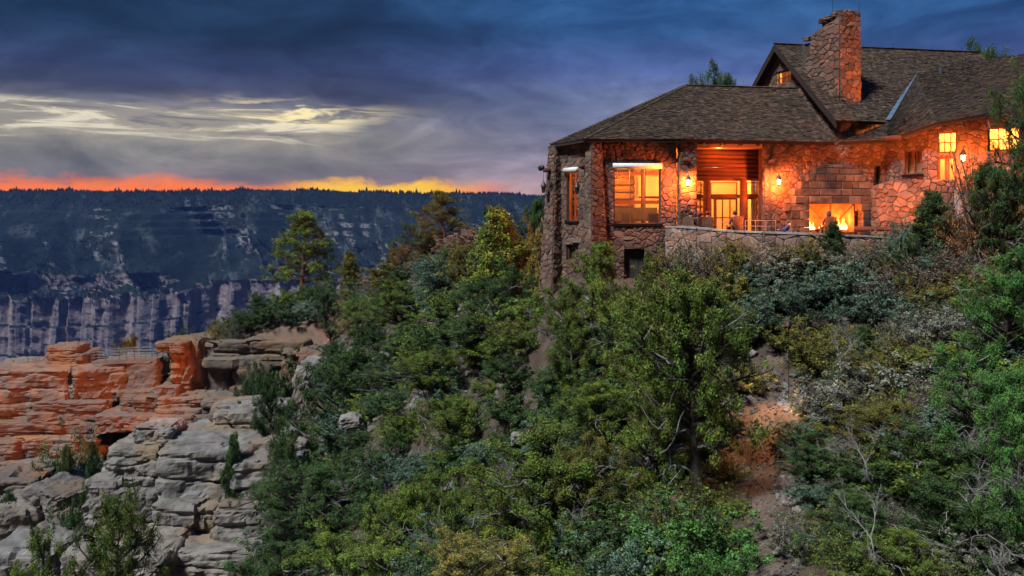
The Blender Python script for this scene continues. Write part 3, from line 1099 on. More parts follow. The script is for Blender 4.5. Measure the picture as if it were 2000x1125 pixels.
def area(poly):
    return 0.5 * abs(sum(poly[i][0] * poly[(i + 1) % len(poly)][1] - poly[(i + 1) % len(poly)][0] * poly[i][1] for i in range(len(poly))))


def cells(outline, su, sv, rr, openings, keep=0.8, aniso=1.25):
    """Irregular rubble cells filling a convex outline, cut back from the openings."""
    us = [p[0] for p in outline]
    vs = [p[1] for p in outline]
    pts = []
    j = 0
    v = min(vs) - sv
    while v < max(vs) + sv:
        u = min(us) - su + (j % 2) * su * 0.5
        while u < max(us) + su:
            if rr.random() < keep:
                pts.append((u + rr.uniform(-.42, .42) * su, (v + rr.uniform(-.36, .36) * sv) * aniso))
            u += su
        v += sv
        j += 1
    # a few large stones push their neighbours aside
    big = [p for p in pts if rr.random() < 0.07]
    for b_ in big:
        rb = rr.uniform(1.0, 1.55) * su
        pts = [p for p in pts if p is b_ or math.hypot(p[0] - b_[0], p[1] - b_[1]) > rb]
    P = np.array(pts)
    R = 2.6 * max(su, sv * aniso)
    res = []
    for i, (pu, pv) in enumerate(pts):
        cell = [(pu - R, pv - R), (pu + R, pv - R), (pu + R, pv + R), (pu - R, pv + R)]
        d = np.hypot(P[:, 0] - pu, P[:, 1] - pv)
        for k in np.argsort(d)[1:22]:
            if d[k] > 2 * R:
                break
            qu, qv = pts[k]
            a, b = qu - pu, qv - pv
            cell = clip_poly(cell, a, b, (qu * qu + qv * qv - pu * pu - pv * pv) / 2)
            if len(cell) < 3:
                break
        cell = [(c[0], c[1] / aniso) for c in cell]
        n = len(outline)
        for k in range(n):
            (x0, y0), (x1, y1) = outline[k], outline[(k + 1) % n]
            a, b = (y1 - y0), -(x1 - x0)      # outline counter-clockwise
            if len(cell) >= 3:
                cell = clip_poly(cell, a, b, a * x0 + b * y0)
        if len(cell) < 3:
            continue
        for (u0, v0, u1, v1) in openings:
            cu = sum(c[0] for c in cell) / len(cell)
            opts = [clip_poly(cell, 1, 0, u0), clip_poly(cell, -1, 0, -u1), clip_poly(cell, 0, 1, v0), clip_poly(cell, 0, -1, -v1)]
            inter = clip_poly(clip_poly(clip_poly(clip_poly(cell, -1, 0, -u0), 1, 0, u1), 0, -1, -v0), 0, 1, v1) if len(cell) >= 3 else []
            if len(inter) >= 3 and area(inter) > 1e-6:
                cell = max(opts, key=lambda c: area(c) if len(c) >= 3 else 0)
                if len(cell) < 3:
                    break
        if len(cell) >= 3 and area(cell) > 0.004:
            res.append(cell)
    return res


TONES = [(1.0, 1.0, 1.0), (1.15, 1.1, 1.05), (0.8, 0.8, 0.82), (1.1, 0.92, 0.8), (0.9, 0.86, 0.86), (0.68, 0.66, 0.66), (1.25, 1.2, 1.15), (0.95, 0.8, 0.72)]


class Plane:
    """Wall plane: plan points a -> b (seen from outside left to right), leaning back by batter."""
    def __init__(self, a, b, batter=0.0, zref=0.0):
        self.a = Vector((a[0], a[1], 0))
        d = Vector((b[0] - a[0], b[1] - a[1], 0))
        self.L = d.length
        self.d = d / self.L
        self.n = Vector((self.d.y, -self.d.x, 0))
        self.batter, self.zref = batter, zref

    def p(self, u, z, n=0.0):
        return self.a + self.d * u + Vector((0, 0, z)) + self.n * (n + self.batter * (self.zref - z))

    def uv(self, px, py):
        """Where the view ray through a pixel meets the (unbattered) plane."""
        r = Vector(((px - 1000) / FPX, 1.0, (HORIZON - py) / FPX))
        t = self.a.dot(self.n) / r.dot(self.n)
        q_ = r * t
        return (q_ - self.a).dot(self.d), q_.z

    def rect(self, x0, y0, x1, y1):
        xm, ym = (x0 + x1) / 2, (y0 + y1) / 2
        u0, u1 = self.uv(x0, ym)[0], self.uv(x1, ym)[0]
        v0, v1 = self.uv(xm, y1)[1], self.uv(xm, y0)[1]
        return (u0, v0, u1, v1)


def stone_wall(thing_, part, pl, outline, openings=(), su=0.25, sv=0.19, thick=0.35, proud=0.045, seed=1, keep=0.82, jambs=True, tone=1.0):
    """Mortar body with its openings, plus one chamfered stone per cell."""
    rr = random.Random(seed)
    mb = MB()
    us = sorted(set([min(p[0] for p in outline), max(p[0] for p in outline)] + [o for r in openings for o in (r[0], r[2])]))
    zmin = min(p[1] for p in outline)
    zmax = max(p[1] for p in outline)
    vs = sorted(set([zmin, zmax] + [o for r in openings for o in (r[1], r[3])]))
    for i in range(len(us) - 1):
        for j in range(len(vs) - 1):
            cu, cv = (us[i] + us[i + 1]) / 2, (vs[j] + vs[j + 1]) / 2
            if any(r[0] < cu < r[2] and r[1] < cv < r[3] for r in openings):
                continue
            cell = [(us[i], vs[j]), (us[i + 1], vs[j]), (us[i + 1], vs[j + 1]), (us[i], vs[j + 1])]
            n = len(outline)
            for k in range(n):
                (x0, y0), (x1, y1) = outline[k], outline[(k + 1) % n]
                if len(cell) >= 3:
                    cell = clip_poly(cell, (y1 - y0), -(x1 - x0), (y1 - y0) * x0 - (x1 - x0) * y0)
            if len(cell) < 3 or area(cell) < 1e-5:
                continue
            mb.prism([pl.p(u, v, 0.0) for u, v in cell], -pl.n * thick)
    wall = mb.build(part, MORTAR, thing_)
    lst = STONES.setdefault(thing_.name, [])
    for cell in cells(outline, su, sv, rr, openings, keep):
        cu = sum(c[0] for c in cell) / len(cell)
        cv = sum(c[1] for c in cell) / len(cell)
        rad = math.sqrt(area(cell) / math.pi)
        # round off very short edges
        pl2 = []
        for c in cell:
            if not pl2 or math.hypot(c[0] - pl2[-1][0], c[1] - pl2[-1][1]) > 0.03:
                pl2.append(c)
        if len(pl2) < 3:
            continue
        s1 = max(0.5, 1 - 0.012 / rad)
        s2 = max(0.4, s1 - 0.045 / rad)
        h = proud * rr.uniform(0.55, 1.35)
        tu, tv = rr.uniform(-.1, .1), rr.uniform(-.1, .1)
        V = []
        n = len(pl2)
        for (s, hh, jt) in ((s1, -0.03, 0.0), (s1, h * 0.55, 0.010), (s2, h, 0.015)):
            for (u, v) in pl2:
                V.append(pl.p(cu + (u - cu) * s + rr.uniform(-jt, jt), cv + (v - cv) * s + rr.uniform(-jt, jt), hh + (tu * (u - cu) + tv * (v - cv)) * (hh > 0)))
        F = []
        for r_ in range(2):
            for k in range(n):
                k2 = (k + 1) % n
                F.append((r_ * n + k, r_ * n + k2, (r_ + 1) * n + k2, (r_ + 1) * n + k))
        F.append(tuple(2 * n + k for k in range(n)))
        t = rr.choice(TONES)
        v_ = rr.uniform(0.85, 1.15) * tone
        cpt = pl.p(cu, cv)
        facing = max(0.05, -(pl.n.dot(cpt.normalized())))
        X, Yp = to_px(cpt)
        inview = 1.0 if (0 < X < 2000 and 0 < Yp < 500) else 0.01
        lst.append((area(cell) * facing / cpt.y ** 2 * inview, wall, V, F, (t[0] * v_, t[1] * v_, t[2] * v_)))
    return wall


def emit_stones(limit=300):
    for key, lst in STONES.items():
        lst.sort(key=lambda e: -e[0])
        rest = {}
        for k, (s, wall, V, F, t) in enumerate(lst):
            if k < limit:
                c = sum(V, Vector()) / len(V)
                mesh_obj('stone', [tuple(p) for p in V], F, STONE, wall, [t] * len(V), False, tuple(c))
            else:
                rest.setdefault(wall.name, (wall, MB()))
                m = rest[wall.name][1]
                m.tint = t
                m.add(V, F)
        for wall, m in rest.values():
            tag(m.build('stone_facing', STONE, wall, tinted=True), kind='stuff')


ZE = 4.01                                   # eave height of the low roofs
wB, wC, wA = (3.9, 44.6), (8.62, 44.6), (2.35, 47.4)
wE = (19.8, 47.0)
# ---- left bay of the tower
pl = Plane(wA, wB)
op_l = pl.rect(1107, 330, 1129, 432)
op_l2 = pl.rect(1106, 478, 1124, 508)
stone_wall(lodge, 'tower_wall', pl, [(0, -7.5), (pl.L, -7.5), (pl.L, ZE), (0, ZE)], [op_l, op_l2], seed=3)
PL_L = pl
# ---- front bay of the tower
pl = Plane(wB, wC)
PL_F = pl
op_f = pl.rect(1199, 322, 1290, 437)
op_d = pl.rect(1219, 486, 1259, 560)
stone_wall(lodge, 'tower_wall', pl, [(0, -7.0), (pl.L - 0.35, -7.0), (pl.L - 0.35, ZE), (0, ZE)], [op_f, op_d], seed=4)
# ---- far side of the tower (closes the volume)
pl = Plane((3.2, 53.0), wA)
stone_wall(lodge, 'tower_wall', pl, [(0, -7), (pl.L, -7), (pl.L, ZE), (0, ZE)], [], su=0.6, sv=0.45, seed=5)


def buttress(thing_, c, w, depth, face, zb, zt, batter, seed, rel=0.0, su=0.27):
    """Battered pier standing against a corner; face = outward direction in plan."""
    f = Vector((face[0], face[1], 0)).normalized()
    r = Vector((-f.y, f.x, 0))
    c = Vector((c[0], c[1], 0))
    a, b = c - r * w / 2 + f * depth, c + r * w / 2 + f * depth
    p1 = Plane(a, b, batter, zt)
    spread = batter * (zt - zb) * 0.6
    stone_wall(thing_, 'buttress', p1, [(-spread, zb), (w + spread, zb), (w, zt), (0, zt)], [], su=su, seed=seed, thick=0.3)
    for q0, q1, s in ((c - r * w / 2, a, 1), (b, c + r * w / 2, 2)):
        pp = Plane(q0, q1, batter * 0.6, zt)
        L = pp.L
        ext = batter * (zt - zb)
        ol = [(0, zb), (L + ext, zb), (L, zt), (0, zt)] if s == 1 else [(-ext, zb), (L, zb), (L, zt), (0, zt)]
        stone_wall(thing_, 'buttress', pp, ol, [], su=su, seed=seed + s, thick=0.2)


buttress(lodge, (2.45, 47.3), 0.55, 0.42, (-0.80, -0.60), -7.5, ZE - 0.05, 0.055, 20)
buttress(lodge, (3.98, 44.7), 0.62, 0.48, (0.5, -0.87), -7.0, ZE - 0.05, 0.045, 24)
buttress(lodge, (8.80, 44.75), 0.84, 0.40, (0.05, -1.0), -1.4, ZE - 0.05, 0.0, 28)

# ---- wall to the right of the porch, with the outdoor fireplace
plR = Plane((12.95, 45.55), wE)
op_s = plR.rect(1707, 325, 1719, 366)
FX = plR.rect(1571, 397, 1668, 470)
FX = (FX[0], -1.2, FX[2], FX[3])
stone_wall(lodge, 'terrace_side_wall', plR, [(0, -1.6), (plR.L, -1.6), (plR.L, 4.35), (0, 4.0)], [op_s, FX], seed=6)
# the porch cheek beside it
plc = Plane((12.95, 46.8), (12.95, 45.55))
stone_wall(lodge, 'porch_cheek', plc, [(0, -1.4), (plc.L, -1.4), (plc.L, 4.0), (0, 4.0)], [], seed=9)
MB().box(plR.p((op_s[0] + op_s[2]) / 2, (op_s[1] + op_s[3]) / 2, -0.3), (0.5, 0.1, op_s[3] - op_s[1])).build('slit_window', DARKIN, lodge)

# stepped stone chimney breast of the outdoor fireplace: big dressed courses
fire = tag(empty('fireplace_courses'), None)
fire.parent = lodge
FSTONE = pmat('fireplace_stone', (0.13, 0.088, 0.06), (0.08, 0.06, 0.046), 1.6, 0.95, 0.8, 8.0, c3=(0.028, 0.025, 0.023), scale3=0.55, objrand=0.45)


def course(x0, x1, y0, y1, out, n, seed):
    rr = random.Random(seed)
    u0, _, u1, _ = plR.rect(x0, y0, x1, y1)
    z0, z1 = plR.uv((x0 + x1) / 2, y1)[1], plR.uv((x0 + x1) / 2, y0)[1]
    cuts = [0] + sorted((k + rr.uniform(-.25, .25)) / n for k in range(1, n)) + [1]
    for a, b in zip(cuts[:-1], cuts[1:]):
        ua, ub = u0 + (u1 - u0) * a + 0.012, u0 + (u1 - u0) * b - 0.012
        o = out + rr.uniform(-.03, .04)
        ch = 0.03
        V = []
        for (nn, i) in ((0.0, 0), (o - ch, 0), (o, ch)):
            for (u, z) in ((ua + i, z0 + 0.01 + i), (ub - i, z0 + 0.01 + i), (ub - i, z1 - 0.01 - i), (ua + i, z1 - 0.01 - i)):
                V.append(plR.p(u + rr.uniform(-.018, .018) * (i > 0), z + rr.uniform(-.016, .016) * (i > 0), nn + rr.uniform(-.02, .02) * (i > 0)))
        F = [(0, 1, 5, 4), (1, 2, 6, 5), (2, 3, 7, 6), (3, 0, 4, 7), (4, 5, 9, 8), (5, 6, 10, 9), (6, 7, 11, 10), (7, 4, 8, 11), (8, 9, 10, 11)]
        mesh_obj('course_stone', [tuple(p) for p in V], F, FSTONE, fire, None, False, tuple(V[0]))


course(1541, 1705, 383, 398, 0.62, 5, 1)
course(1541, 1703, 369, 383, 0.52, 4, 2)
course(1556, 1692, 355, 369, 0.42, 7, 3)
course(1572, 1684, 341, 355, 0.32, 6, 4)
course(1586, 1676, 329, 341, 0.24, 4, 5)
course(1598, 1664, 321, 329, 0.15, 3, 6)
for (xa, xb, off) in ((1530, 1570, 10), (1669, 1704, 20)):
    for k, (ya, yb) in enumerate(((398, 412), (412, 428), (428, 444), (444, 462), (462, 480))):
        course(xa + (0 if k == 0 else 4), xb, ya, yb, 0.58, 2 if k % 2 else 1, off + k)

# firebox
SOOT = pmat('firebrick', (0.22, 0.11, 0.05), (0.14, 0.07, 0.035), 2.0, 0.95, 0.4)
fb = MB()
u0, v0, u1, v1 = FX
dpt = -0.95
fb.prism([plR.p(u0, v0, dpt), plR.p(u1, v0, dpt), plR.p(u1, v1, dpt), plR.p(u0, v1, dpt)], -plR.n * 0.2)
fb.prism([plR.p(u0 - .2, v0, 0.0), plR.p(u0 - .005, v0, 0.0), plR.p(u0 - .005, v1, 0.0), plR.p(u0 - .2, v1, 0.0)], plR.n * -1.1)
fb.prism([plR.p(u1 + .005, v0, 0.0), plR.p(u1 + .2, v0, 0.0), plR.p(u1 + .2, v1, 0.0), plR.p(u1 + .005, v1, 0.0)], plR.n * -1.1)
fb.prism([plR.p(u0 - .2, v1 + .005, 0.0), plR.p(u1 + .2, v1 + .005, 0.0), plR.p(u1 + .2, v1 + .2, 0.0), plR.p(u0 - .2, v1 + .2, 0.0)], plR.n * -1.1)
fb.prism([plR.p(u0 - .2, -1.1, 0.0), plR.p(u1 + .2, -1.1, 0.0), plR.p(u1 + .2, -0.62, 0.0), plR.p(u0 - .2, -0.62, 0.0)], plR.n * -1.1)
fb.build('firebox', SOOT, lodge)
scr = MB()
zt = v1 - 0.03
um = (u0 + u1) / 2
for (ua, za, ub, zb) in ((u0 + .05, -0.6, u0 + .05, zt), (u1 - .05, -0.6, u1 - .05, zt), (u0 + .05, zt, u1 - .05, zt), (um - .03, -0.6, um - .03, zt), (um + .03, -0.6, um + .03, zt),
                         (u0 + .07, zt, um - .5, 0.05), (u1 - .07, zt, um + .5, 0.05)):
    scr.tube([plR.p(ua, za, 0.1), plR.p(ub, zb, 0.1)], 0.022, 4)
scr.build('fire_screen_frame', METAL, lodge)
# burning logs and flames
fl_root = tag(empty('log_fire', plR.p(um, -0.6, -0.5)), 'blazing log fire inside the terrace fireplace', 'fire')
fl_root['_abs'] = list(plR.p(um, -0.6, -0.5))
FLAME = bpy.data.materials.new('flame')
FLAME.use_nodes = True
_nt = FLAME.node_tree
_nt.nodes.clear()
q = NG(_nt)
_e = q.node('ShaderNodeEmission')
_geo = q.node('ShaderNodeNewGeometry')
_sp = q.node('ShaderNodeSeparateXYZ')
_nt.links.new(_geo.outputs['Position'], _sp.inputs[0])
_nt.links.new(q.ramp(q.smooth(_sp.outputs[2], -0.55, 0.35), [(0.0, (1.0, 0.75, 0.25, 1)), (0.5, (1.0, 0.45, 0.06, 1)), (1.0, (0.9, 0.16, 0.01, 1))]), _e.inputs[0])
_e.inputs[1].default_value = 0.9
_o = q.node('ShaderNodeOutputMaterial')
_nt.links.new(_e.outputs[0], _o.inputs[0])
rr = random.Random(5)
for cu, big in ((u0 + 0.48, 0.8), (u1 - 0.42, 1.0), (um - 0.15, 0.4), (u0 + 0.8, 0.5), (u1 - 0.8, 0.55)):
    for k in range(6):
        h = rr.uniform(0.35, 0.85) * big
        uu = cu + rr.uniform(-.2, .2) * big
        nn = -0.5 + rr.uniform(-.12, .12)
        m = MB()
        pts, rad = [], []
        for t in (0, .2, .45, .7, .9, 1.0):
            sway = math.sin(t * 5 + k) * 0.05
            pts.append(plR.p(uu + sway, -0.5 + t * h, nn))
            rad.append(0.10 * big * (math.sin(min(1, t + .25) * 3.1) * 0.9 + 0.12) * (1 - t) ** 0.4 + 0.004)
        m.tube(pts, rad, 6)
        m.build('flame', FLAME, fl_root, True, tuple(pts[0]))
for k in range(4):
    m = MB()
    a = plR.p(u0 + 0.25 + 0.4 * k, -0.55, -0.62 + 0.1 * (k % 2))
    m.tube([a, a + plR.d * 0.75 + Vector((0, 0, 0.08))], 0.07, 7)
    m.build('burning_log', DARKIN, fl_root, True, tuple(a))
for kk_ in range(7):                      # orange glow of the two fires
    pass
point_light('fire_glow', plR.p(u0 + 0.5, 0.0, -0.35), 190, WARM, 0.22)
point_light('fire_glow', plR.p(u1 - 0.45, 0.05, -0.35), 240, WARM, 0.22)

# ---- porch: recessed log wall with glazed doors
pY = 46.35
plP = Plane((8.6, pY), (13.2, pY))
z_top = ZE + 0.1
zl = [plP.uv(1420, y)[1] for y in (352, 357, 381, 386, 440)]
nlog = 9
for k in range(nlog):
    zz = zl[0] + (k + 0.5) * (z_top - zl[0]) / nlog
    r_ = (z_top - zl[0]) / nlog / 2 * 1.06
    m = MB()
    m.tube([(8.9, pY + 0.12, zz), (10.4, pY + 0.12 + rr.uniform(-.02, .02), zz + rr.uniform(-.01, .01)), (12.9, pY + 0.12, zz)], r_, 10)
    m.build('wall_log', LOG, lodge, True, (8.9, pY + 0.12, zz))


def post(u, r_, z0, z1, out=0.12, mat=LOG, name='log_post'):
    m = MB()
    b = plP.p(u, 0, out)
    m.tube([(b.x, b.y, z0), (b.x, b.y, (z0 + z1) / 2), (b.x, b.y, z1)], [r_ * 1.05, r_, r_ * 0.96], 12)
    m.build(name, mat, lodge, True, (b.x, b.y, z0))


uL = lambda x: plP.uv(x, 400)[0]
post(uL(1379), 0.19, -1.0, zl[0] + 0.05, 0.16)
post(uL(1450), 0.19, -1.0, zl[0] + 0.05, 0.16)
post(uL(1483), 0.14, -1.0, z_top, 0.35)
beam = MB()
beam.box(((plP.p(uL(1356), 0).x + plP.p(uL(1482), 0).x) / 2, pY - 0.02, (zl[2] + zl[3]) / 2), (uL(1482) - uL(1356), 0.2, 0.17))
beam.box(((plP.p(uL(1356), 0).x + plP.p(uL(1482), 0).x) / 2, pY + 0.03, zl[0] + 0.02), (uL(1482) - uL(1356), 0.16, 0.10))
beam.build('porch_beam', LOG, lodge)


def framed_window(parent, pl, r, fw=0.05, mull=(), trans=(), n_out=-0.16, mat=FRAME, depth=0.08, name='window'):
    """Frame members round an opening with a real glass pane; returns the frame."""
    u0, v0, u1, v1 = r
    m = MB()

    def bar(ua, va, ub, vb):
        m.prism([pl.p(ua, va, n_out), pl.p(ub, va, n_out), pl.p(ub, vb, n_out), pl.p(ua, vb, n_out)], -pl.n * depth)
    bar(u0, v0, u0 + fw, v1)
    bar(u1 - fw, v0, u1, v1)
    bar(u0 + fw, v0, u1 - fw, v0 + fw)
    bar(u0 + fw, v1 - fw, u1 - fw, v1)
    for mu in mull:
        uu = u0 + (u1 - u0) * mu
        bar(uu - fw / 3, v0 + fw, uu + fw / 3, v1 - fw)
    for tv in trans:
        vv = v0 + (v1 - v0) * tv
        for ua, ub in zip([0] + list(mull), list(mull) + [1]):
            a_ = u0 + (u1 - u0) * ua + (fw / 3 if ua else fw)
            b_ = u0 + (u1 - u0) * ub - (fw / 3 if ub < 1 else fw)
            bar(a_, vv - fw / 3, b_, vv + fw / 3)
    w = m.build(name, mat, parent, origin=tuple(pl.p(u0, v0)))
    w_abs = pl.p(u0, v0)
    w['_abs'] = list(w_abs)
    for ua, ub in zip([0] + list(mull), list(mull) + [1]):
        g_ = MB()
        a_, b_ = u0 + (u1 - u0) * ua + fw * 0.3, u0 + (u1 - u0) * ub - fw * 0.3
        g_.prism([pl.p(a_, v0 + fw * .3, n_out - 0.03), pl.p(b_, v0 + fw * .3, n_out - 0.03), pl.p(b_, v1 - fw * .3, n_out - 0.03), pl.p(a_, v1 - fw * .3, n_out - 0.03)], -pl.n * 0.008)
        g_.build('pane', GLASS, w, origin=tuple(w_abs))
    return w


for (xa, xb) in ((1356, 1370), (1388, 1440), (1458, 1479)):
    framed_window(lodge, plP, plP.rect(xa, 356, xb, 381), 0.05, n_out=0.0, name='transom_window')
framed_window(lodge, plP, (uL(1354), -0.9, uL(1369), zl[3] - .02), 0.06, n_out=0.0, name='porch_window')
framed_window(lodge, plP, (uL(1388), -0.9, uL(1396), zl[3] - .02), 0.05, n_out=0.0, name='door_leaf')
framed_window(lodge, plP, (uL(1397), -0.9, uL(1441), zl[3] - .02), 0.085, (0.34, 0.67), (0.5,), n_out=-0.05, name='glazed_door')
framed_window(lodge, plP, (uL(1458), -0.9, uL(1478), zl[3] - .02), 0.07, n_out=0.0, name='porch_window')

# tower windows
framed_window(lodge, PL_F, op_f, 0.06, (0.36, 0.68), (), -0.14)
framed_window(lodge, PL_L, op_l, 0.07, (0.5,), (), -0.14)
framed_window(lodge, PL_L, op_l2, 0.05, (), (), -0.14)
m = MB()
m.prism([PL_L.p(op_l2[0], op_l2[1], -0.3), PL_L.p(op_l2[2], op_l2[1], -0.3), PL_L.p(op_l2[2], op_l2[3], -0.3), PL_L.p(op_l2[0], op_l2[3], -0.3)], -PL_L.n * 0.05)
m.build('shutter', DARKIN, lodge)
m = MB()
m.prism([PL_F.p(op_d[0], op_d[1], -0.3), PL_F.p(op_d[2], op_d[1], -0.3), PL_F.p(op_d[2], op_d[3], -0.3), PL_F.p(op_d[0], op_d[3], -0.3)], -PL_F.n * 0.05)
for k in range(4):
    uu = op_d[0] + (op_d[2] - op_d[0]) * (k + 0.5) / 4
    m.prism([PL_F.p(uu - .1, op_d[1], -0.28), PL_F.p(uu + .1, op_d[1], -0.28), PL_F.p(uu + .1, op_d[3] - .05, -0.28), PL_F.p(uu - .1, op_d[3] - .05, -0.28)], -PL_F.n * 0.03)
m.build('cellar_door', DARKIN, lodge)
# things inside the tower room, seen through the picture window
for k_, (x_, y_, z_, sx__, sy__, sz__, mt_) in enumerate(((5.1, 49.2, 1.75, 0.8, 0.06, 0.55, DARKIN), (4.6, 46.2, 0.9, 0.25, 0.15, 3.2, BLIND), (8.15, 46.0, 0.9, 0.16, 0.15, 3.2, BLIND),
                                                          (6.2, 47.4, -0.35, 0.6, 0.6, 0.12, DARKIN), (7.6, 47.2, -0.35, 0.6, 0.6, 0.12, DARKIN), (6.2, 47.7, 0.0, 0.6, 0.08, 0.7, DARKIN), (7.6, 47.5, 0.0, 0.6, 0.08, 0.7, DARKIN))):
    m = MB()
    m.box((x_, y_, z_), (sx__, sy__, sz__))
    m.build(('picture', 'curtain', 'curtain', 'chair_seat', 'chair_seat', 'chair_back', 'chair_back')[k_], mt_, lodge)
# sills and roller blind housings
for pl_, r_ in ((PL_F, op_f), (PL_L, op_l)):
    m = MB()
    m.prism([pl_.p(r_[0] - .08, r_[1] - .11, 0.10), pl_.p(r_[2] + .08, r_[1] - .11, 0.10), pl_.p(r_[2] + .08, r_[1], 0.10), pl_.p(r_[0] - .08, r_[1], 0.10)], -pl_.n * 0.3)
    m.build('window_sill', STONE, lodge)
    m = MB()
    a, b = pl_.p(r_[0] - .06, r_[3] - .06, 0.09), pl_.p(r_[2] + .06, r_[3] - .06, 0.09)
    m.tube([a, b], 0.145, 14)
    m.build('blind_housing', BLIND, lodge, True)

# ---- rooms seen through the glass
room = empty('interior')
room.parent = lodge
zf, zc = -0.95, 3.7
RX0, RX1, RY0, RY1 = 2.9, 13.0, 44.95, 51.6
m = MB()
m.box(((RX0 + RX1) / 2, (RY0 + RY1) / 2 + .3, zf - 0.1), (RX1 - RX0 - .4, RY1 - RY0 - .2, 0.2))
m.build('room_floor', FLOORM, room)
m = MB()
m.box(((RX0 + RX1) / 2, (RY0 + RY1) / 2 + .3, zc + 0.1), (RX1 - RX0 - .4, RY1 - RY0 - .2, 0.2))
m.build('room_ceiling', INLOG, room)
m = MB()
m.box(((RX0 + RX1) / 2, 50.6, 1.4), (RX1 - RX0, 0.2, 5.0))
m.box((12.9, 49.0, 1.4), (0.2, 3.0, 5.0))
m.build('room_wall', PLASTER, room)
for k in range(11):                         # log courses on the inner wall
    m = MB()
    zz = zf + 0.2 + k * 0.42
    m.tube([(3.2, 50.42, zz), (6.9, 50.42, zz)], 0.2, 8)
    m.tube([(9.4, 50.42, zz), (11.0, 50.42, zz)], 0.2, 8)
    m.build('inner_log', INLOG, room, True)
for x in (5.4, 7.3):
    m = MB()
    m.tube([(x, 49.3, zf), (x, 49.3, zc)], 0.14, 10)
    m.build('inner_post', LOG, room, True)
m = MB()
m.box((6.2, 49.3, 1.0), (5.6, 0.16, 0.2))
m.box((6.2, 49.3, 2.6), (5.6, 0.16, 0.2))
m.build('inner_beam', LOG, room)
m = MB()
m.box((7.9, 50.25, 1.9), (1.5, 0.1, 1.1))
m.box((8.0, 50.25, 0.1), (1.4, 0.1, 1.5))
m.build('inner_panel', PLASTER, room)
m = MB()
m.box((6.7, 48.6, 0.0), (2.6, 0.7, 0.12))
m.box((6.7, 48.9, 0.35), (2.6, 0.12, 0.7))
for x in (5.6, 7.8):
    m.box((x, 48.6, -0.5), (0.1, 0.6, 0.9))
m.build('inner_bench', DARKIN, room)
m = MB()
m.box((7.2, 45.9, -0.28), (3.2, 0.9, 0.06))
for x in (5.8, 8.6):
    m.box((x, 45.9, -0.63), (0.1, 0.7, 0.62))
m.build('inner_table', INLOG, room)
for (x, y, z) in ((5.0, 47.2, 2.9), (7.6, 47.5, 2.9), (11.0, 48.0, 2.7)):
    m = MB()
    m.lathe([(0.05, 0.0), (0.18, 0.03), (0.20, 0.10), (0.10, 0.22), (0.02, 0.24)], (x, y, z), 10)
    m.build('ceiling_lamp', LAMPGLOW, room, True, (x, y, z))
point_light('room_light', (5.6, 46.8, 2.35), 380, AMBER, 0.3, room)
point_light('room_light', (8.0, 47.6, 2.35), 280, AMBER, 0.3, room)
point_light('room_light', (11.2, 48.2, 2.2), 270, AMBER, 0.3, room)

# ================================================================== roofs
def shingle_patch(parent, quad, name='roof', thick=0.12, rows_w=0.155, seed=1, nsub=1):
    """quad: eave-left, eave-right, top-right, top-left. Deck slab + overlapping shingles."""
    A, Bq, C, D = [Vector(p) for p in quad]
    nrm = (Bq - A).cross(D - A).normalized() if (D - A).length > 0.1 else (Bq - A).cross(C - A).normalized()
    if nrm.z < 0:
        nrm = -nrm
    m = MB()
    NG_ = 8
    gp = [[A.lerp(D, j / NG_).lerp(Bq.lerp(C, j / NG_), i / NG_) for i in range(NG_ + 1)] for j in range(NG_ + 1)]
    W_ = NG_ + 1
    vs = [p - nrm * 0.01 for r_ in gp for p in r_] + [p - nrm * thick for r_ in gp for p in r_]
    o2 = W_ * W_
    fs = []
    for j in range(NG_):
        for i in range(NG_):
            k0 = j * W_ + i
            fs.append((k0, k0 + 1, k0 + 1 + W_, k0 + W_))
            fs.append((o2 + k0, o2 + k0 + W_, o2 + k0 + 1 + W_, o2 + k0 + 1))
    for i in range(NG_):
        for (a_, b_) in ((i, i + 1), (NG_ * W_ + i + 1, NG_ * W_ + i), ((i + 1) * W_, i * W_), (i * W_ + NG_, (i + 1) * W_ + NG_)):
            fs.append((b_, a_, o2 + a_, o2 + b_))
    m.add(vs, fs)
    deck = m.build(name, DECK, parent)
    rr = random.Random(seed)
    nrow = max(3, int(max((D - A).length, (C - Bq).length) / rows_w))
    S = MB()
    for j in range(nrow):
        t0, t1 = j / nrow, min(1.0, (j + 1.55) / nrow)
        L0, R0 = A.lerp(D, t0), Bq.lerp(C, t0)
        L1, R1 = A.lerp(D, t1), Bq.lerp(C, t1)
        w = (R0 - L0).length
        if w < 0.08:
            continue
        u = -rr.uniform(0, 0.5) * 0.2 / w
        while u < 1.0:
            du = rr.uniform(0.10, 0.26) / w
            a, b = max(0, u), min(1.0, u + du - 0.006 / w)
            u += du
            if b - a < 0.03 / w:
                continue
            lift = rr.uniform(0.028, 0.055) + (0.02 if rr.random() < 0.06 else 0)
            drop = rr.uniform(-0.02, 0.03) / max(0.5, (D - A).length)
            p0, p1 = L0.lerp(R0, a), L0.lerp(R0, b)
            q0, q1 = L1.lerp(R1, a), L1.lerp(R1, b)
            dn = (p0 - q0) * drop
            v = rr.uniform(0.4, 1.6)
            if rr.random() < 0.10:
                v *= 1.5
            S.tint = (v * rr.uniform(0.95, 1.08), v, v * rr.uniform(0.88, 1.02))
            S.add([p0 + dn + nrm * lift, p1 + dn + nrm * lift, q1 + nrm * 0.012, q0 + nrm * 0.012, p0 + dn + nrm * 0.0, p1 + dn + nrm * 0.0],
                  [(0, 1, 2, 3), (4, 5, 1, 0), (0, 3, 4), (1, 5, 2)])
    tag(S.build('shingles', SHINGLE, deck, tinted=True), kind='stuff')
    return deck


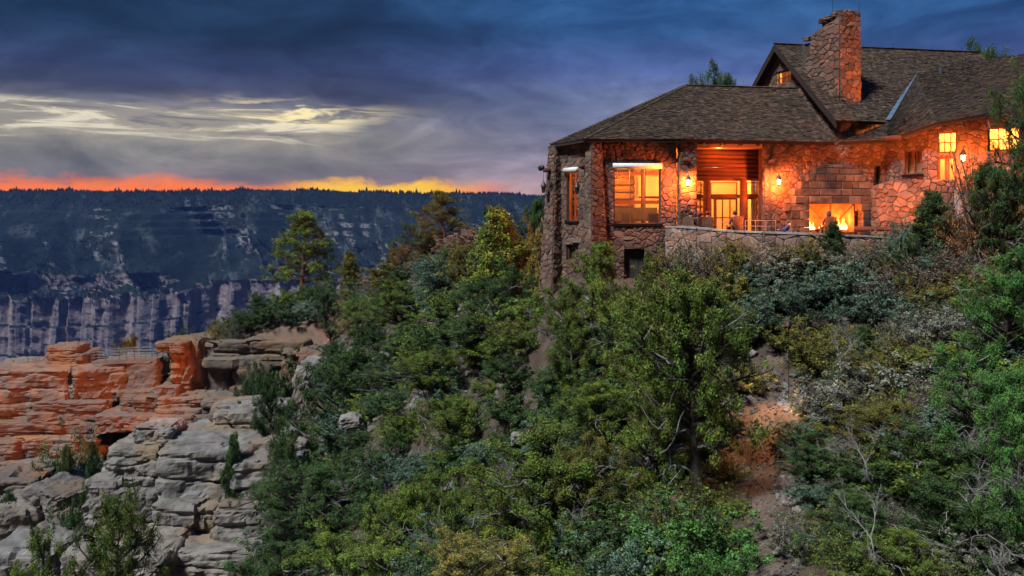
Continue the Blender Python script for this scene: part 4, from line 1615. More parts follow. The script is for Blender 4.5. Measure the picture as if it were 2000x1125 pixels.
eA, eB, eC, eD = at(1075, 283, 47.25), at(1140, 272, 44.0), at(1337, 272, 44.0), at(1630, 279, 45.9)
eA.z = eB.z = eC.z = ZE
eD.z = ZE + 0.02
apex = at(1340, 167, 49.5)
r2 = Vector((16.25, 50.7, apex.z))
eA2 = Vector((2.6, 54.0, ZE))
shingle_patch(lodge, (eA, eB, apex, apex), seed=1)
shingle_patch(lodge, (eB, eC, apex, apex), seed=2)
shingle_patch(lodge, (eC, eD, r2, apex), seed=3)
shingle_patch(lodge, (eA2, eA, apex, apex), seed=4, rows_w=0.3)
m = MB()
m.prism([apex, r2, Vector((15, 57, ZE)), Vector((5, 57, ZE)), eA2], Vector((0, 0, -0.1)))
m.build('rear_roof', DECK, lodge)


def ridge_cap(a, b, parent, seed=0, w=0.13):
    rr = random.Random(seed)
    a, b = Vector(a), Vector(b)
    n = int((b - a).length / 0.22)
    m = MB()
    d = (b - a).normalized()
    s = d.cross(Vector((0, 0, 1))).normalized()
    up = s.cross(d)
    for k in range(n):
        p = a.lerp(b, k / n)
        q_ = a.lerp(b, min(1, (k + 1.4) / n))
        v = rr.uniform(0.7, 1.5)
        m.tint = (v, v, v)
        l0, l1 = 0.10, 0.05
        m.add([p - s * w - up * 0.03 + up * l0 * .7, p + up * (l0), p + s * w - up * 0.03 + up * l0 * .7, q_ - s * w - up * 0.05 + up * l1, q_ + up * l1, q_ + s * w - up * .05 + up * l1],
              [(0, 1, 4, 3), (1, 2, 5, 4), (0, 3, 4), (0, 2, 1)])
    tag(m.build('ridge_shingles', SHINGLE, parent, tinted=True), kind='stuff')


ridge_cap(eC, apex, lodge, 1)
ridge_cap(eB, apex, lodge, 2)
ridge_cap(eA, apex, lodge, 3)
ridge_cap(apex, r2, lodge, 4)
# soffit / fascia boards along the low eaves
FASC = pmat('fascia_board', (0.035, 0.02, 0.014), (0.025, 0.015, 0.011), 3.0, 0.8)
for a, b in ((eA, eB), (eB, eC), (eC, eD)):
    m = MB()
    m.prism([a + Vector((0, 0.05, -0.14)), b + Vector((0, 0.05, -0.14)), b + Vector((0, 0.05, -0.02)), a + Vector((0, 0.05, -0.02))], Vector((0, 0.05, 0)))
    m.build('fascia', FASC, lodge)
for k in range(16):                          # rafter tails
    t = (k + 0.5) / 16
    p = eB.lerp(eC, t) if t < 0.45 else eC.lerp(eD, (t - .45) / .55)
    m = MB()
    m.box(p + Vector((0, 0.5, -0.16)), (0.10, 0.8, 0.12))
    m.build('rafter_tail', FASC, lodge, origin=tuple(p))

# upper building with the gable
G0 = Vector((15.37, 52.0, 10.33))
E0 = Vector((17.08, 46.8, 5.27))
rd = Vector((0.952, 0.306, 0))              # ridge direction
G1 = G0 + rd * 15.2 + Vector((0, 0, 0.38))
E1 = E0 + rd * 15.2
upn = Vector((-0.306, 0.952, 0))
back = (G0 - E0)
EB0 = G0 + Vector((back.x, back.y, -back.z))
EB1 = G1 + Vector((back.x, back.y, -back.z))
shingle_patch(lodge, (E0, E1, G1, G0), seed=11, thick=0.16)
m = MB()
m.prism([G0, G1, EB1, EB0], Vector((0, 0, -0.16)))
m.build('rear_roof', DECK, lodge)
ridge_cap(G0, G1, lodge, 12)
# gable wall below the rakes
g_in = rd * 0.55
ga, gb = EB0 + g_in, E0 + g_in
plG = Plane((ga.x, ga.y), (gb.x, gb.y))
gapex_u = ((G0 + g_in) - Vector((plG.a.x, plG.a.y, 0))).dot(plG.d)
zr = 0.55
op_g = plG.rect(1519, 138, 1545, 162)
stone_wall(lodge, 'gable_wall', plG, [(0.5, 4.0), (plG.L - 0.25, 4.0), (plG.L - 0.25, E0.z - 0.1), (gapex_u, G0.z - 0.25), (0.5, EB0.z)], [op_g], seed=31, thick=0.3)
framed_window(lodge, plG, op_g, 0.06, (0.5,), (0.5,), -0.12, name='gable_window')
bx_ = MB()
cgl = plG.p((op_g[0] + op_g[2]) / 2, (op_g[1] + op_g[3]) / 2, -1.6)
bx_.prism([plG.p(op_g[0] - .5, op_g[1] - .5, -1.9), plG.p(op_g[2] + .5, op_g[1] - .5, -1.9), plG.p(op_g[2] + .5, op_g[3] + .5, -1.9), plG.p(op_g[0] - .5, op_g[3] + .5, -1.9)], -plG.n * 0.1)
bx_.build('attic_wall', PLASTER, room)
point_light('attic_light', plG.p((op_g[0] + op_g[2]) / 2, op_g[3] + 0.1, -0.9), 380, AMBER, 0.15, room)
m = MB()                                     # rake boards
for a, b in ((G0, E0), (G0, EB0)):
    m.prism([a + Vector((0, 0, -0.17)), b + Vector((0, 0, -0.17)), b + Vector((0, 0, -0.42)), a + Vector((0, 0, -0.42))], rd * 0.07)
m.build('rake_board', FASC, lodge)
# front wall under that eave
fa, fb_ = E0 + g_in + upn * 0.5, E1 + upn * 0.5
plU = Plane((fa.x, fa.y), (fb_.x, fb_.y))
stone_wall(lodge, 'upper_wall', plU, [(0, 3.6), (6, 3.6), (6, 5.7), (0, 5.7)], [], seed=33, thick=0.25)

# right wing roof
e0 = at(1640, 277, 46.0)
e1 = at(1732, 273, 46.1)
e2 = at(1830, 239, 43.9)
e3 = at(1925, 222, 42.4)
e4 = at(2090, 206, 40.6)
V1 = Vector((20.31, 47.85, 5.33))
V0 = Vector((24.2, 53.1, 8.78))
R0_ = at(1908, 117, 55.0)
R1_ = at(2000, 106, 53.0)
R2_ = at(2110, 93, 50.5)
shingle_patch(lodge, (e0, e1, V1, V1 + Vector((-0.6, -0.2, -.33))), seed=41)
shingle_patch(lodge, (e1, e2, V0, V1), seed=42)
shingle_patch(lodge, (e2, e3, R0_, V0), seed=43)
shingle_patch(lodge, (e3, e4, R2_, R0_), seed=44)
# valley flashing
m = MB()
for k in range(9):
    a, b = V1.lerp(V0, k / 9 + 0.003), V1.lerp(V0, (k + 1) / 9)
    n_ = Vector((-0.45, -0.6, 0.66))
    s_ = (V0 - V1).normalized().cross(n_).normalized() * 0.13
    m.prism([a - s_ + n_ * 0.10, a + s_ + n_ * 0.10, b + s_ + n_ * 0.10, b - s_ + n_ * 0.10], n_ * 0.01)
m.build('valley_flashing', FLASH, lodge)
m = MB()
vent = at(1837, 134, 52.5)
m.lathe([(0.10, -0.6), (0.10, 0.12), (0.14, 0.12), (0.14, 0.2)], vent, 8)
m.build('roof_vent', STEEL, lodge)

# wing wall (angled towards us), door and window
W0, W1, W2 = (19.8, 47.0), (21.14, 45.1), (25.3, 42.0)
plW = Plane(W0, W1)
plW2 = Plane(W1, W2)
op_w = plW.rect(1767, 293, 1801, 340)
ztop0, ztop1 = 4.45, 5.15
stone_wall(lodge, 'wing_wall', plW, [(0, -1.6), (plW.L, -1.6), (plW.L, ztop1), (0, ztop0)], [op_w], seed=51)
framed_window(lodge, plW, op_w, 0.07, (0.5,), (), -0.12, name='wing_window')
m = MB()
m.prism([plW.p(op_w[0], op_w[1], -0.34), plW.p(op_w[2], op_w[1], -0.34), plW.p(op_w[2], op_w[3], -0.34), plW.p(op_w[0], op_w[3], -0.34)], -plW.n * 0.05)
m.build('curtain', INLOG, lodge)
m = MB()
m.prism([plW.p(op_w[0] - .1, op_w[1] - .13, 0.12), plW.p(op_w[2] + .1, op_w[1] - .13, 0.12), plW.p(op_w[2] + .1, op_w[1] - .01, 0.12), plW.p(op_w[0] - .1, op_w[1] - .01, 0.12)], -plW.n * 0.3)
m.build('window_sill', STONE, lodge)
op_t = plW2.rect(1832, 258, 1868, 298)
op_dr = plW2.rect(1831, 306, 1867, 378)
stone_wall(lodge, 'wing_wall', plW2, [(0, -1.6), (plW2.L, -1.6), (plW2.L, 5.3), (0, 5.1)], [op_t, op_dr, plW2.rect(1930, 248, 1992, 294)], seed=52)
framed_window(lodge, plW2, op_t, 0.06, (0.34, 0.67), (0.5,), -0.10, name='transom_window')
framed_window(lodge, plW2, (op_dr[0], op_dr[1], (op_dr[0] + op_dr[2]) / 2 - 0.01, op_dr[3]), 0.10, (), (0.35,), -0.10, name='door')
framed_window(lodge, plW2, ((op_dr[0] + op_dr[2]) / 2 + 0.01, op_dr[1], op_dr[2], op_dr[3]), 0.10, (), (0.35,), -0.10, name='door')
framed_window(lodge, plW2, plW2.rect(1930, 248, 1992, 294), 0.07, (0.33, 0.66), (0.5,), -0.10, name='window')
# wing room glow
m = MB()
m.prism([plW2.p(-0.2, 0.9, -3.0), plW2.p(plW2.L + .5, 0.9, -3.0), plW2.p(plW2.L + .5, 5.2, -3.0), plW2.p(-0.2, 5.2, -3.0)], -plW2.n * 0.1)
m.build('room_wall', PLASTER, room)
point_light('room_light', plW2.p(1.0, 4.3, -1.5), 480, AMBER, 0.25, room)
point_light('room_light', plW2.p(3.4, 4.3, -1.5), 400, AMBER, 0.25, room)
# rake board along the wing eave
for a, b in ((e0, e1), (e1, e2), (e2, e3), (e3, e4)):
    m = MB()
    m.prism([a + Vector((.03, 0.06, -0.16)), b + Vector((.03, 0.06, -0.16)), b + Vector((.03, 0.06, -0.03)), a + Vector((.03, 0.06, -0.03))], Vector((0.03, 0.05, 0)))
    m.build('fascia', FASC, lodge)

# ---- the tall chimney
CH = at(1640, 222, 48.4)
ch_r = Vector((0.93, 0.36, 0)).normalized()
ch_l = Vector((-0.62, 0.785, 0)).normalized()
wR, wL = 1.42, 2.55
ztop = at(1640, 22, 48.4).z
c0 = Vector((CH.x, CH.y, 0))
plCR = Plane(c0, c0 + ch_r * wR, 0.012, ztop)
stone_wall(lodge, 'chimney', plCR, [(0, CH.z - 1.0), (wR, CH.z - 1.0), (wR, ztop - 0.02), (0, ztop)], [], su=0.31, sv=0.25, seed=61, thick=0.4, proud=0.07)
plCL = Plane(c0 + ch_l * wL, c0, 0.012, ztop)
stone_wall(lodge, 'chimney', plCL, [(0, CH.z - 1.0), (wL, CH.z - 1.0), (wL, ztop), (1.15, ztop - 0.25), (0.95, ztop - 0.9), (0.0, ztop - 1.25)], [], su=0.31, sv=0.25, seed=62, thick=0.4, proud=0.07)
plCB = Plane(c0 + ch_r * wR, c0 + ch_r * wR + ch_l * wL)
m = MB()
cz = CH.z - 1.0
m.prism([(c0 + ch_r * .2 + ch_l * .2 + Vector((0, 0, cz))), (c0 + ch_r * (wR - .02) + ch_l * .3 + Vector((0, 0, cz))), (c0 + ch_r * (wR - .02) + ch_l * (wL - 1.3) + Vector((0, 0, cz))), (c0 + ch_l * (wL - 1.3) + ch_r * .2 + Vector((0, 0, cz)))], Vector((0, 0, ztop - cz - 0.12)))
m.prism([(c0 + ch_r * .2 + ch_l * (wL - 1.29) + Vector((0, 0, cz))), (c0 + ch_r * (wR - .02) + ch_l * (wL - 1.29) + Vector((0, 0, cz))), (c0 + ch_r * (wR - .02) + ch_l * (wL - .05) + Vector((0, 0, cz))), (c0 + ch_l * (wL - .05) + ch_r * .2 + Vector((0, 0, cz)))], Vector((0, 0, ztop - cz - 1.4)))
m.build('chimney_core', MORTAR, lodge)
# rough cap stones along the top edge
rr = random.Random(3)
for k in range(9):
    if k < 4:
        p = c0 + ch_r * (0.18 + k * 0.36) + ch_l * 0.2
        z = ztop
    elif k < 7:
        p = c0 + ch_l * (0.45 + (k - 4) * 0.38) + ch_r * 0.2
        z = ztop - 0.1 * (k - 3)
    else:
        p = c0 + ch_l * (1.75 + (k - 7) * 0.45) + ch_r * 0.2
        z = ztop - 1.15
    o_ = rock(lodge, 'cap_stone', (p.x, p.y, z), (0.42, 0.4, 0.26), 300 + k, STONE, rz=rr.uniform(0, 3), amp=0.3, n=6, round_=0.5, tint=rr.choice(TONES))
m = MB()
for (x, y, h) in ((1626, 26, 1.2), (1678, 24, 0.6)):
    p = at(x, y, 48.9)
    m.tube([p + Vector((0, 0, -0.4)), p + Vector((0, 0, h))], 0.012, 4)
m.build('lightning_rod', METAL, lodge)
for (x, y) in ((1539, 87), (1745, 95), (1820, 99), (1878, 101), (1352, 167), (1880, 120)):
    m = MB()
    p = at(x, y, 52.5)
    m.tube([p + Vector((0, 0, -0.4)), p + Vector((0, 0, 0.28))], 0.011, 4)
    m.build('roof_spike', METAL, lodge, origin=tuple(p))

# projecting log ends (brackets)
brackets = []
for (px, py, Y, dx, ln, r_) in ((1066, 332, 46.9, (-0.75, -0.4, 0), 1.15, 0.13), (1136, 325, 44.6, (-0.6, -0.8, 0), 0.8, 0.13), (1343, 312, 44.15, (0.55, -0.8, 0), 0.8, 0.12),
                                (1512, 315, 45.1, (0.2, -1, 0), 0.8, 0.11), (1757, 268, 45.6, (0.6, -0.75, 0), 1.0, 0.13)):
    tip = at(px, py, Y)
    d = Vector(dx).normalized()
    m = MB()
    side = d.cross(Vector((0, 0, 1)))
    m.tube([tip - d * ln, tip - d * 0.3, tip + d * 0.12], [r_, r_, r_ * 0.95], 10)
    m.build('log_bracket', LOG, lodge, True, tuple(tip))
    brackets.append(tip)
brk = at(1096, 332, 46.9)

emit_stones()
STONES.clear()

# ================================================================== lanterns (lit lamps on the walls)
LGLASS = bpy.data.materials.new('lantern_glass')
LGLASS.use_nodes = True
_nt = LGLASS.node_tree
_nt.nodes.clear()
_t = _nt.nodes.new('ShaderNodeBsdfTransparent')
_e = _nt.nodes.new('ShaderNodeEmission')
_e.inputs[0].default_value = (1.0, 0.72, 0.30, 1)
_e.inputs[1].default_value = 2.2
_mx = _nt.nodes.new('ShaderNodeMixShader')
_mx.inputs[0].default_value = 0.6
_o = _nt.nodes.new('ShaderNodeOutputMaterial')
_nt.links.new(_t.outputs[0], _mx.inputs[1])
_nt.links.new(_e.outputs[0], _mx.inputs[2])
_nt.links.new(_mx.outputs[0], _o.inputs[0])


def lantern(px, py, Y, label, watts, hang=0.0, s=1.0, lit=True, arm=None):
    p = at(px, py, Y)
    root = tag(empty('wall_lantern' if not hang else 'hanging_lantern', p), label, 'lantern', 'copper lanterns of the lodge')
    m = MB()
    m.lathe([(0.16 * s, 0.13 * s), (0.15 * s, 0.16 * s), (0.05 * s, 0.36 * s), (0.012, 0.44 * s)], (0, 0, 0), 8)
    m.build('cap', METAL, root)
    m = MB()
    m.lathe([(0.085 * s, -0.13 * s), (0.11 * s, 0.125 * s)], (0, 0, 0), 8)
    m.build('lantern_glass', LGLASS if lit else METAL, root)
    m = MB()
    m.lathe([(0.05 * s, -0.2 * s), (0.095 * s, -0.17 * s), (0.095 * s, -0.135 * s)], (0, 0, 0), 8)
    for k in range(4):
        a = k * math.pi / 2 + 0.4
        m.tube([(0.09 * s * math.cos(a), 0.09 * s * math.sin(a), -0.14 * s), (0.115 * s * math.cos(a), 0.115 * s * math.sin(a), 0.13 * s)], 0.012, 4)
    m.build('base', METAL, root)
    if hang:
        m = MB()
        m.tube([(0, 0, 0.42 * s), (0, 0, hang)], 0.012, 4)
        m.build('chain', METAL, root)
    elif arm:
        m = MB()
        m.tube([(0, 0, 0.42 * s), (0, 0, 0.5 * s), (arm[0] * .5, arm[1] * .5, 0.55 * s), (arm[0], arm[1], 0.5 * s)], 0.018, 5)
        m.build('arm', METAL, root)
    if watts:
        point_light('lantern_light', (0, 0, 0.0), watts, WARM, 0.06, root)
    return root


lantern(1344, 357, 43.75, 'lit lantern on the stone pillar left of the porch doors', 1150, arm=(0, 0.5))
lantern(1521, 356, 44.9, 'lit lantern on the stone wall between porch and fireplace', 1100, arm=(0, 0.6))
lantern(1881, 309, 42.9, 'lit lantern beside the upper glazed doors of the wing', 1300, s=1.1, arm=(0.3, 0.4))
b0 = brackets[0]
tl = lantern(1061.5, 369, 46.75, 'small lantern hanging from a log bracket at the tower corner', 0, hang=(b0.z - at(1061.5, 369, 46.75).z), lit=False, s=1.05)
lantern(1127, 371, 44.4, 'dark lantern hanging in front of the narrow tower window', 0, hang=0.95, lit=False)

# floodlights of the lodge: one under the tower eave towards the point, one on the wing roof
def floodlight(loc, target, watts, deg, label, radius=0.12, blend=0.6):
    root = tag(empty('floodlight', loc), label, 'floodlight')
    d = (Vector(target) - Vector(loc)).normalized()
    qd = d.to_track_quat('-Z', 'Y')
    R = qd.to_matrix()
    m = MB()
    m.tube([(0, 0, 0.25), (0, 0, 0.245), (0, 0, 0.17), (0, 0, 0.10), (0, 0, -0.06)], [0.005, 0.06, 0.12, 0.135, 0.14], 14, False)
    m.v = [tuple(R @ Vector(v)) for v in m.v]
    m.build('housing', METAL, root)
    m = MB()
    m.lathe([(0.134, -0.004), (0.134, -0.014)], (0, 0, 0), 12)
    m.v = [tuple(R @ Vector(v)) for v in m.v]
    m.build('lens', GLASS, root)
    sp_ = spot_light('flood_beam', d * -0.10, d * 10, watts, (1.0, 0.22, 0.035), min(deg, 84), blend, 0.04, root)
    return root


fl1 = Vector((1.5, 46.45, 2.72))
floodlight(fl1, at(165, 750, 102), 105000, 18, 'floodlight under the log bracket of the tower aimed at the outcrop by the footbridge', 0.2)
fl2 = Vector((2.46, 51.0, 3.1))
floodlight(fl2, at(720, 460, 105), 12000, 22, 'floodlight on the far side of the tower aimed along the wooded ridge', 0.2, 0.9)

floodlight(Vector((2.50, 51.4, 3.1)), at(990, 475, 56), 620, 80, 'floodlight on the far side of the tower aimed at the big conifer', 0.15, 0.9)
cf_ = at(1770, 232, 46.6)
floodlight(cf_, CH + Vector((0.8, 0, 2.2)), 950, 50, 'small floodlight on the wing roof aimed at the chimney', 0.08, 0.6)
# ceiling lamp under the porch roof
pcl = tag(empty('porch_lamp', (10.6, 45.6, 3.75)), 'flush lamp under the porch roof in front of the log wall', 'lamp')
m = MB()
m.lathe([(0.14, 0.02), (0.15, 0.10), (0.15, 0.12)], (0, 0, 0), 10)
m.build('housing', METAL, pcl)
m = MB()
m.lathe([(0.05, -0.04), (0.12, -0.01), (0.13, 0.018)], (0, 0, 0), 10)
m.build('lamp_glass', LGLASS, pcl)
point_light('porch_light', (0, -0.1, -0.12), 55, WARM, 0.08, pcl)
# hooded path light in the brush at the bend of the trail
pl_x = at(1585, 0, 34.4).x
pl_z = gz(pl_x, 34.4)
pl_x = at(1538, 0, 33.4).x
pl_z = gz(pl_x, 33.4)
lp_ = Vector((pl_x, 33.4, pl_z + 2.8))
fr = floodlight(lp_, at(1487, 850, 31.6), 800, 62, 'hooded path light standing in the brush at the bend of the trail', 0.07, 0.7)
for ch_ in fr.children:
    if ch_.type == 'LIGHT':
        ch_.data.color = (1.0, 0.42, 0.11)
m = MB()
m.tube([(0.08, 0.1, -3.1), (0.08, 0.1, 0.1)], 0.014, 6)
m.build('post', METAL, fr)

# uplights on the terrace paving, behind the parapet
for (x_, Y_, tgt, w_, lab_) in ((1506, 41.95, (10.4, 46.0, 2.6), 560, 'uplight on the terrace paving aimed at the porch'),
                                (1556, 42.0, (15.4, 46.2, 2.6), 420, 'uplight on the terrace paving aimed at the wall above the fireplace'),
                                (1742, 42.2, (20.2, 45.6, 3.2), 820, 'uplight on the terrace paving aimed at the wing wall')):
    floodlight(Vector((at(x_, 0, Y_).x, Y_, -0.62)), tgt, w_, 100, lab_, 0.08, 0.8)
# ================================================================== terrace, stairs, walls
random.seed(12)
TZ = -0.86
TP = [at(1300, 441, 44.45), at(1325, 441, 43.9), at(1362, 444, 43.0), at(1420, 449, 42.1), at(1490, 452, 41.5), at(1620, 456, 41.3), at(1770, 463, 41.4)]
fl = MB()
fpoly = [(p.x, p.y + 0.12, TZ) for p in TP] + [(22.2, 44.3, TZ), (21.4, 44.9, TZ), (19.75, 46.9, TZ), (13.2, 46.3, TZ), (8.7, 46.3, TZ), (8.7, 44.8, TZ)]
fl.prism(fpoly, (0, 0, -0.3))
tag(fl.build('terrace_paving', FLOORM), kind='structure')

CAPM = pmat('cap_stone', (0.30, 0.28, 0.265), (0.20, 0.185, 0.175), 2.0, 0.95, 0.6, 8.0, objrand=0.15)
tw = tag(empty('terrace_wall'), 'low pale rubble stone wall along the front of the lodge terrace', 'wall')
for k, (a, b) in enumerate(zip(TP[:-1], TP[1:])):
    pl = Plane((a.x, a.y), (b.x, b.y), 0.03, a.z)
    stone_wall(tw, 'wall_segment', pl, [(0, -5.2), (pl.L, -5.2), (pl.L, b.z - 0.08), (0, a.z - 0.08)], [], su=0.40, sv=0.27, seed=70 + k, thick=0.42, tone=2.1)
    n = max(1, int(pl.L / 0.6))
    for i in range(n):
        t0, t1 = i / n + 0.006, (i + 1) / n - 0.006
        z0, z1 = a.z + (b.z - a.z) * t0, a.z + (b.z - a.z) * t1
        m = MB()
        jz = random.uniform(-.015, .015)
        m.prism([pl.p(pl.L * t0, z0 - 0.09, 0.08), pl.p(pl.L * t1, z1 - 0.09, 0.08), pl.p(pl.L * t1, z1 + jz, 0.07), pl.p(pl.L * t0, z0 + jz, 0.07)], -pl.n * 0.52)
        m.build('cap_stone', CAPM, tw, origin=tuple(pl.p(pl.L * t0, z0)))

# retaining wall under the upper landing + stairs
rw = tag(empty('retaining_wall'), 'rounded rubble retaining wall under the upper landing beside the fireplace', 'wall')
RP = [(18.75, 46.4), (19.2, 45.1), (20.3, 44.1), (21.6, 43.35)]
LZ = 1.55
for k, (a, b) in enumerate(zip(RP[:-1], RP[1:])):
    pl = Plane(a, b, 0.05, LZ)
    zt0 = 1.75 if k == 0 else 2.0
    stone_wall(rw, 'wall_segment', pl, [(-0.05, -1.6), (pl.L + .05, -1.6), (pl.L + .05, 2.0), (-0.05, zt0)], [], su=0.30, sv=0.24, seed=90 + k, thick=0.3, proud=0.09)
m = MB()
m.prism([(19.0, 46.2, 1.3), (19.5, 45.3, 1.3), (20.5, 44.35, 1.3), (21.7, 43.6, 1.3), (23.5, 42.6, 1.3), (24.0, 43.2, 1.3), (21.9, 44.5, 1.3), (19.9, 46.6, 1.3)], (0, 0, 0.22))
tag(m.build('landing', FLOORM), kind='structure')
st = tag(empty('stone_steps'), 'stone steps climbing from the terrace to the upper doors', 'steps')
s0, s1 = Vector((22.2, 43.2, LZ - 0.05)), Vector((21.5, 40.6, -1.0))
nst = 13
for k in range(nst):
    p = s0.lerp(s1, k / (nst - 1))
    m = MB()
    m.box((p.x + 0.1, p.y, p.z - 0.5), (1.7, 0.30, 1.0), Matrix.Rotation(0.35, 3, 'Z'), 0.015)
    m.build('step', CAPM, st, origin=tuple(p))
emit_stones()
STONES.clear()

# ---- terrace handrail
def rail_line(name, pts, label, h=0.95, nrail=3, r=0.022, mat=STEEL, cat='railing', post_every=1):
    """pts: foot points; posts at each, tubes between."""
    root = tag(empty(name, pts[0]), label, cat)
    root['_abs'] = list(pts[0])
    for p in pts[::post_every]:
        m = MB()
        m.tube([p, p + Vector((0, 0, h))], r * 1.25, 6)
        m.build('post', mat, root, origin=tuple(p))
    for k in range(nrail):
        m = MB()
        z = h * (k + 1) / nrail - 0.01
        m.tube([p + Vector((0, 0, z)) for p in pts], r, 6)
        m.build('rail', mat, root, origin=tuple(pts[0]))
    return root


RAILM = pmat('painted_rail', (0.30, 0.22, 0.17), (0.24, 0.17, 0.13), 3.0, 0.5, metallic=0.2)
zz = lambda x, y, Y: Vector((at(x, y, Y).x, Y, TZ))
rail_line('handrail', [zz(1400, 0, 45.2), zz(1425, 0, 44.9), zz(1447, 0, 44.5)], 'short handrail in front of the glazed porch doors', 0.75, 1, 0.018, RAILM)
rail_line('handrail', [zz(1456, 0, 44.6), zz(1476, 0, 44.3), zz(1496, 0, 44.1), zz(1515, 0, 44.1)], 'three-bar handrail on the terrace under the wall lantern', 0.85, 3, 0.018, RAILM)

# ---- footbridge and trail railings on the rocks
CONC = pmat('concrete', (0.15, 0.125, 0.105), (0.12, 0.10, 0.085), 1.5, 0.9, 0.3)
bz = at(240, 703, 103).z
fbp = [Vector((at(x, 0, Y).x, Y, bz + dz)) for x, Y, dz in ((178, 103.2, -0.25), (232, 103, 0.0), (262, 103, 0.06), (306, 103, 0.12))]
bridge = tag(empty('footbridge', fbp[0]), 'concrete footbridge with steel railings spanning the gap between two outcrops', 'footbridge')
bridge['_abs'] = list(fbp[0])
m = MB()
for a, b in zip(fbp[:-1], fbp[1:]):
    m.prism([a + Vector((0, 0, -0.45)), b + Vector((0, 0, -0.45)), b, a], Vector((0, 2.0, 0)))
m.build('deck', CONC, bridge, origin=tuple(fbp[0]))
for off in (0.12, 1.85):
    pts = [a.lerp(b, t) + Vector((0, off, 0)) for a, b in zip(fbp[:-1], fbp[1:]) for t in (0, 0.5)] + [fbp[-1] + Vector((0, off, 0))]
    for p in pts[::1]:
        m = MB()
        m.tube([p + Vector((0, 0, -0.1)), p + Vector((0, 0, 1.12))], 0.04, 6)
        m.build('railing_post', STEEL, bridge, origin=tuple(p))
    for z in (0.4, 0.75, 1.1):
        m = MB()
        m.tube([p + Vector((0, 0, z)) for p in pts], 0.03, 6)
        m.build('rail', STEEL, bridge, origin=tuple(pts[0]))
rail_line('trail_railing', [at(-40, 728, 106), at(4, 724, 106), at(26, 720, 106), at(55, 717, 106), at(86, 714, 106.3)], 'thin steel railing on the flat top of the orange outcrop', 1.1, 3, 0.03, STEEL)
rail_line('trail_railing', [at(150, 712, 107), at(168, 707, 107), at(186, 703, 106)], 'short steel railing between rock knob and footbridge', 1.1, 3, 0.03, STEEL)
rail_line('trail_railing', [at(336, 668, 105), at(352, 662, 106), at(367, 656, 107), at(381, 650, 108)], 'sloping steel railing climbing right of the capped buttress', 0.8, 2, 0.03, STEEL)

# ---- people and chairs on the terrace
SKIN = pmat('skin', (0.45, 0.26, 0.18), None, rough=0.6)
HAIR = pmat('hair', (0.03, 0.02, 0.015), None, rough=0.7)
CHAIRM = pmat('chair_wood', (0.22, 0.12, 0.07), (0.16, 0.085, 0.05), 5.0, 0.7)


def log_chair(loc, rz, label):
    root = tag(empty('terrace_chair', loc, rz), label, 'chair', 'wooden chairs on the terrace')
    for k in range(5):
        m = MB()
        m.box((0, -0.24 + k * 0.12, 0.40 - (k == 0) * 0.0), (0.5, 0.10, 0.025))
        m.build('seat_slat', CHAIRM, root)
    for k in range(5):
        m = MB()
        x = -0.22 + k * 0.11
        m.box((x, -0.36, 0.74), (0.095, 0.025, 0.66 - abs(k - 2) * 0.05), Matrix.Rotation(0.22, 3, 'X'))
        m.build('back_slat', CHAIRM, root)
    for s in (-1, 1):
        m = MB()
        m.box((s * 0.30, -0.04, 0.60), (0.11, 0.66, 0.03))
        m.build('armrest', CHAIRM, root)
        for y in (-0.27, 0.25):
            m = MB()
            m.box((s * 0.28, y, 0.295), (0.06, 0.06, 0.585))
            m.build('leg', CHAIRM, root)
    return root


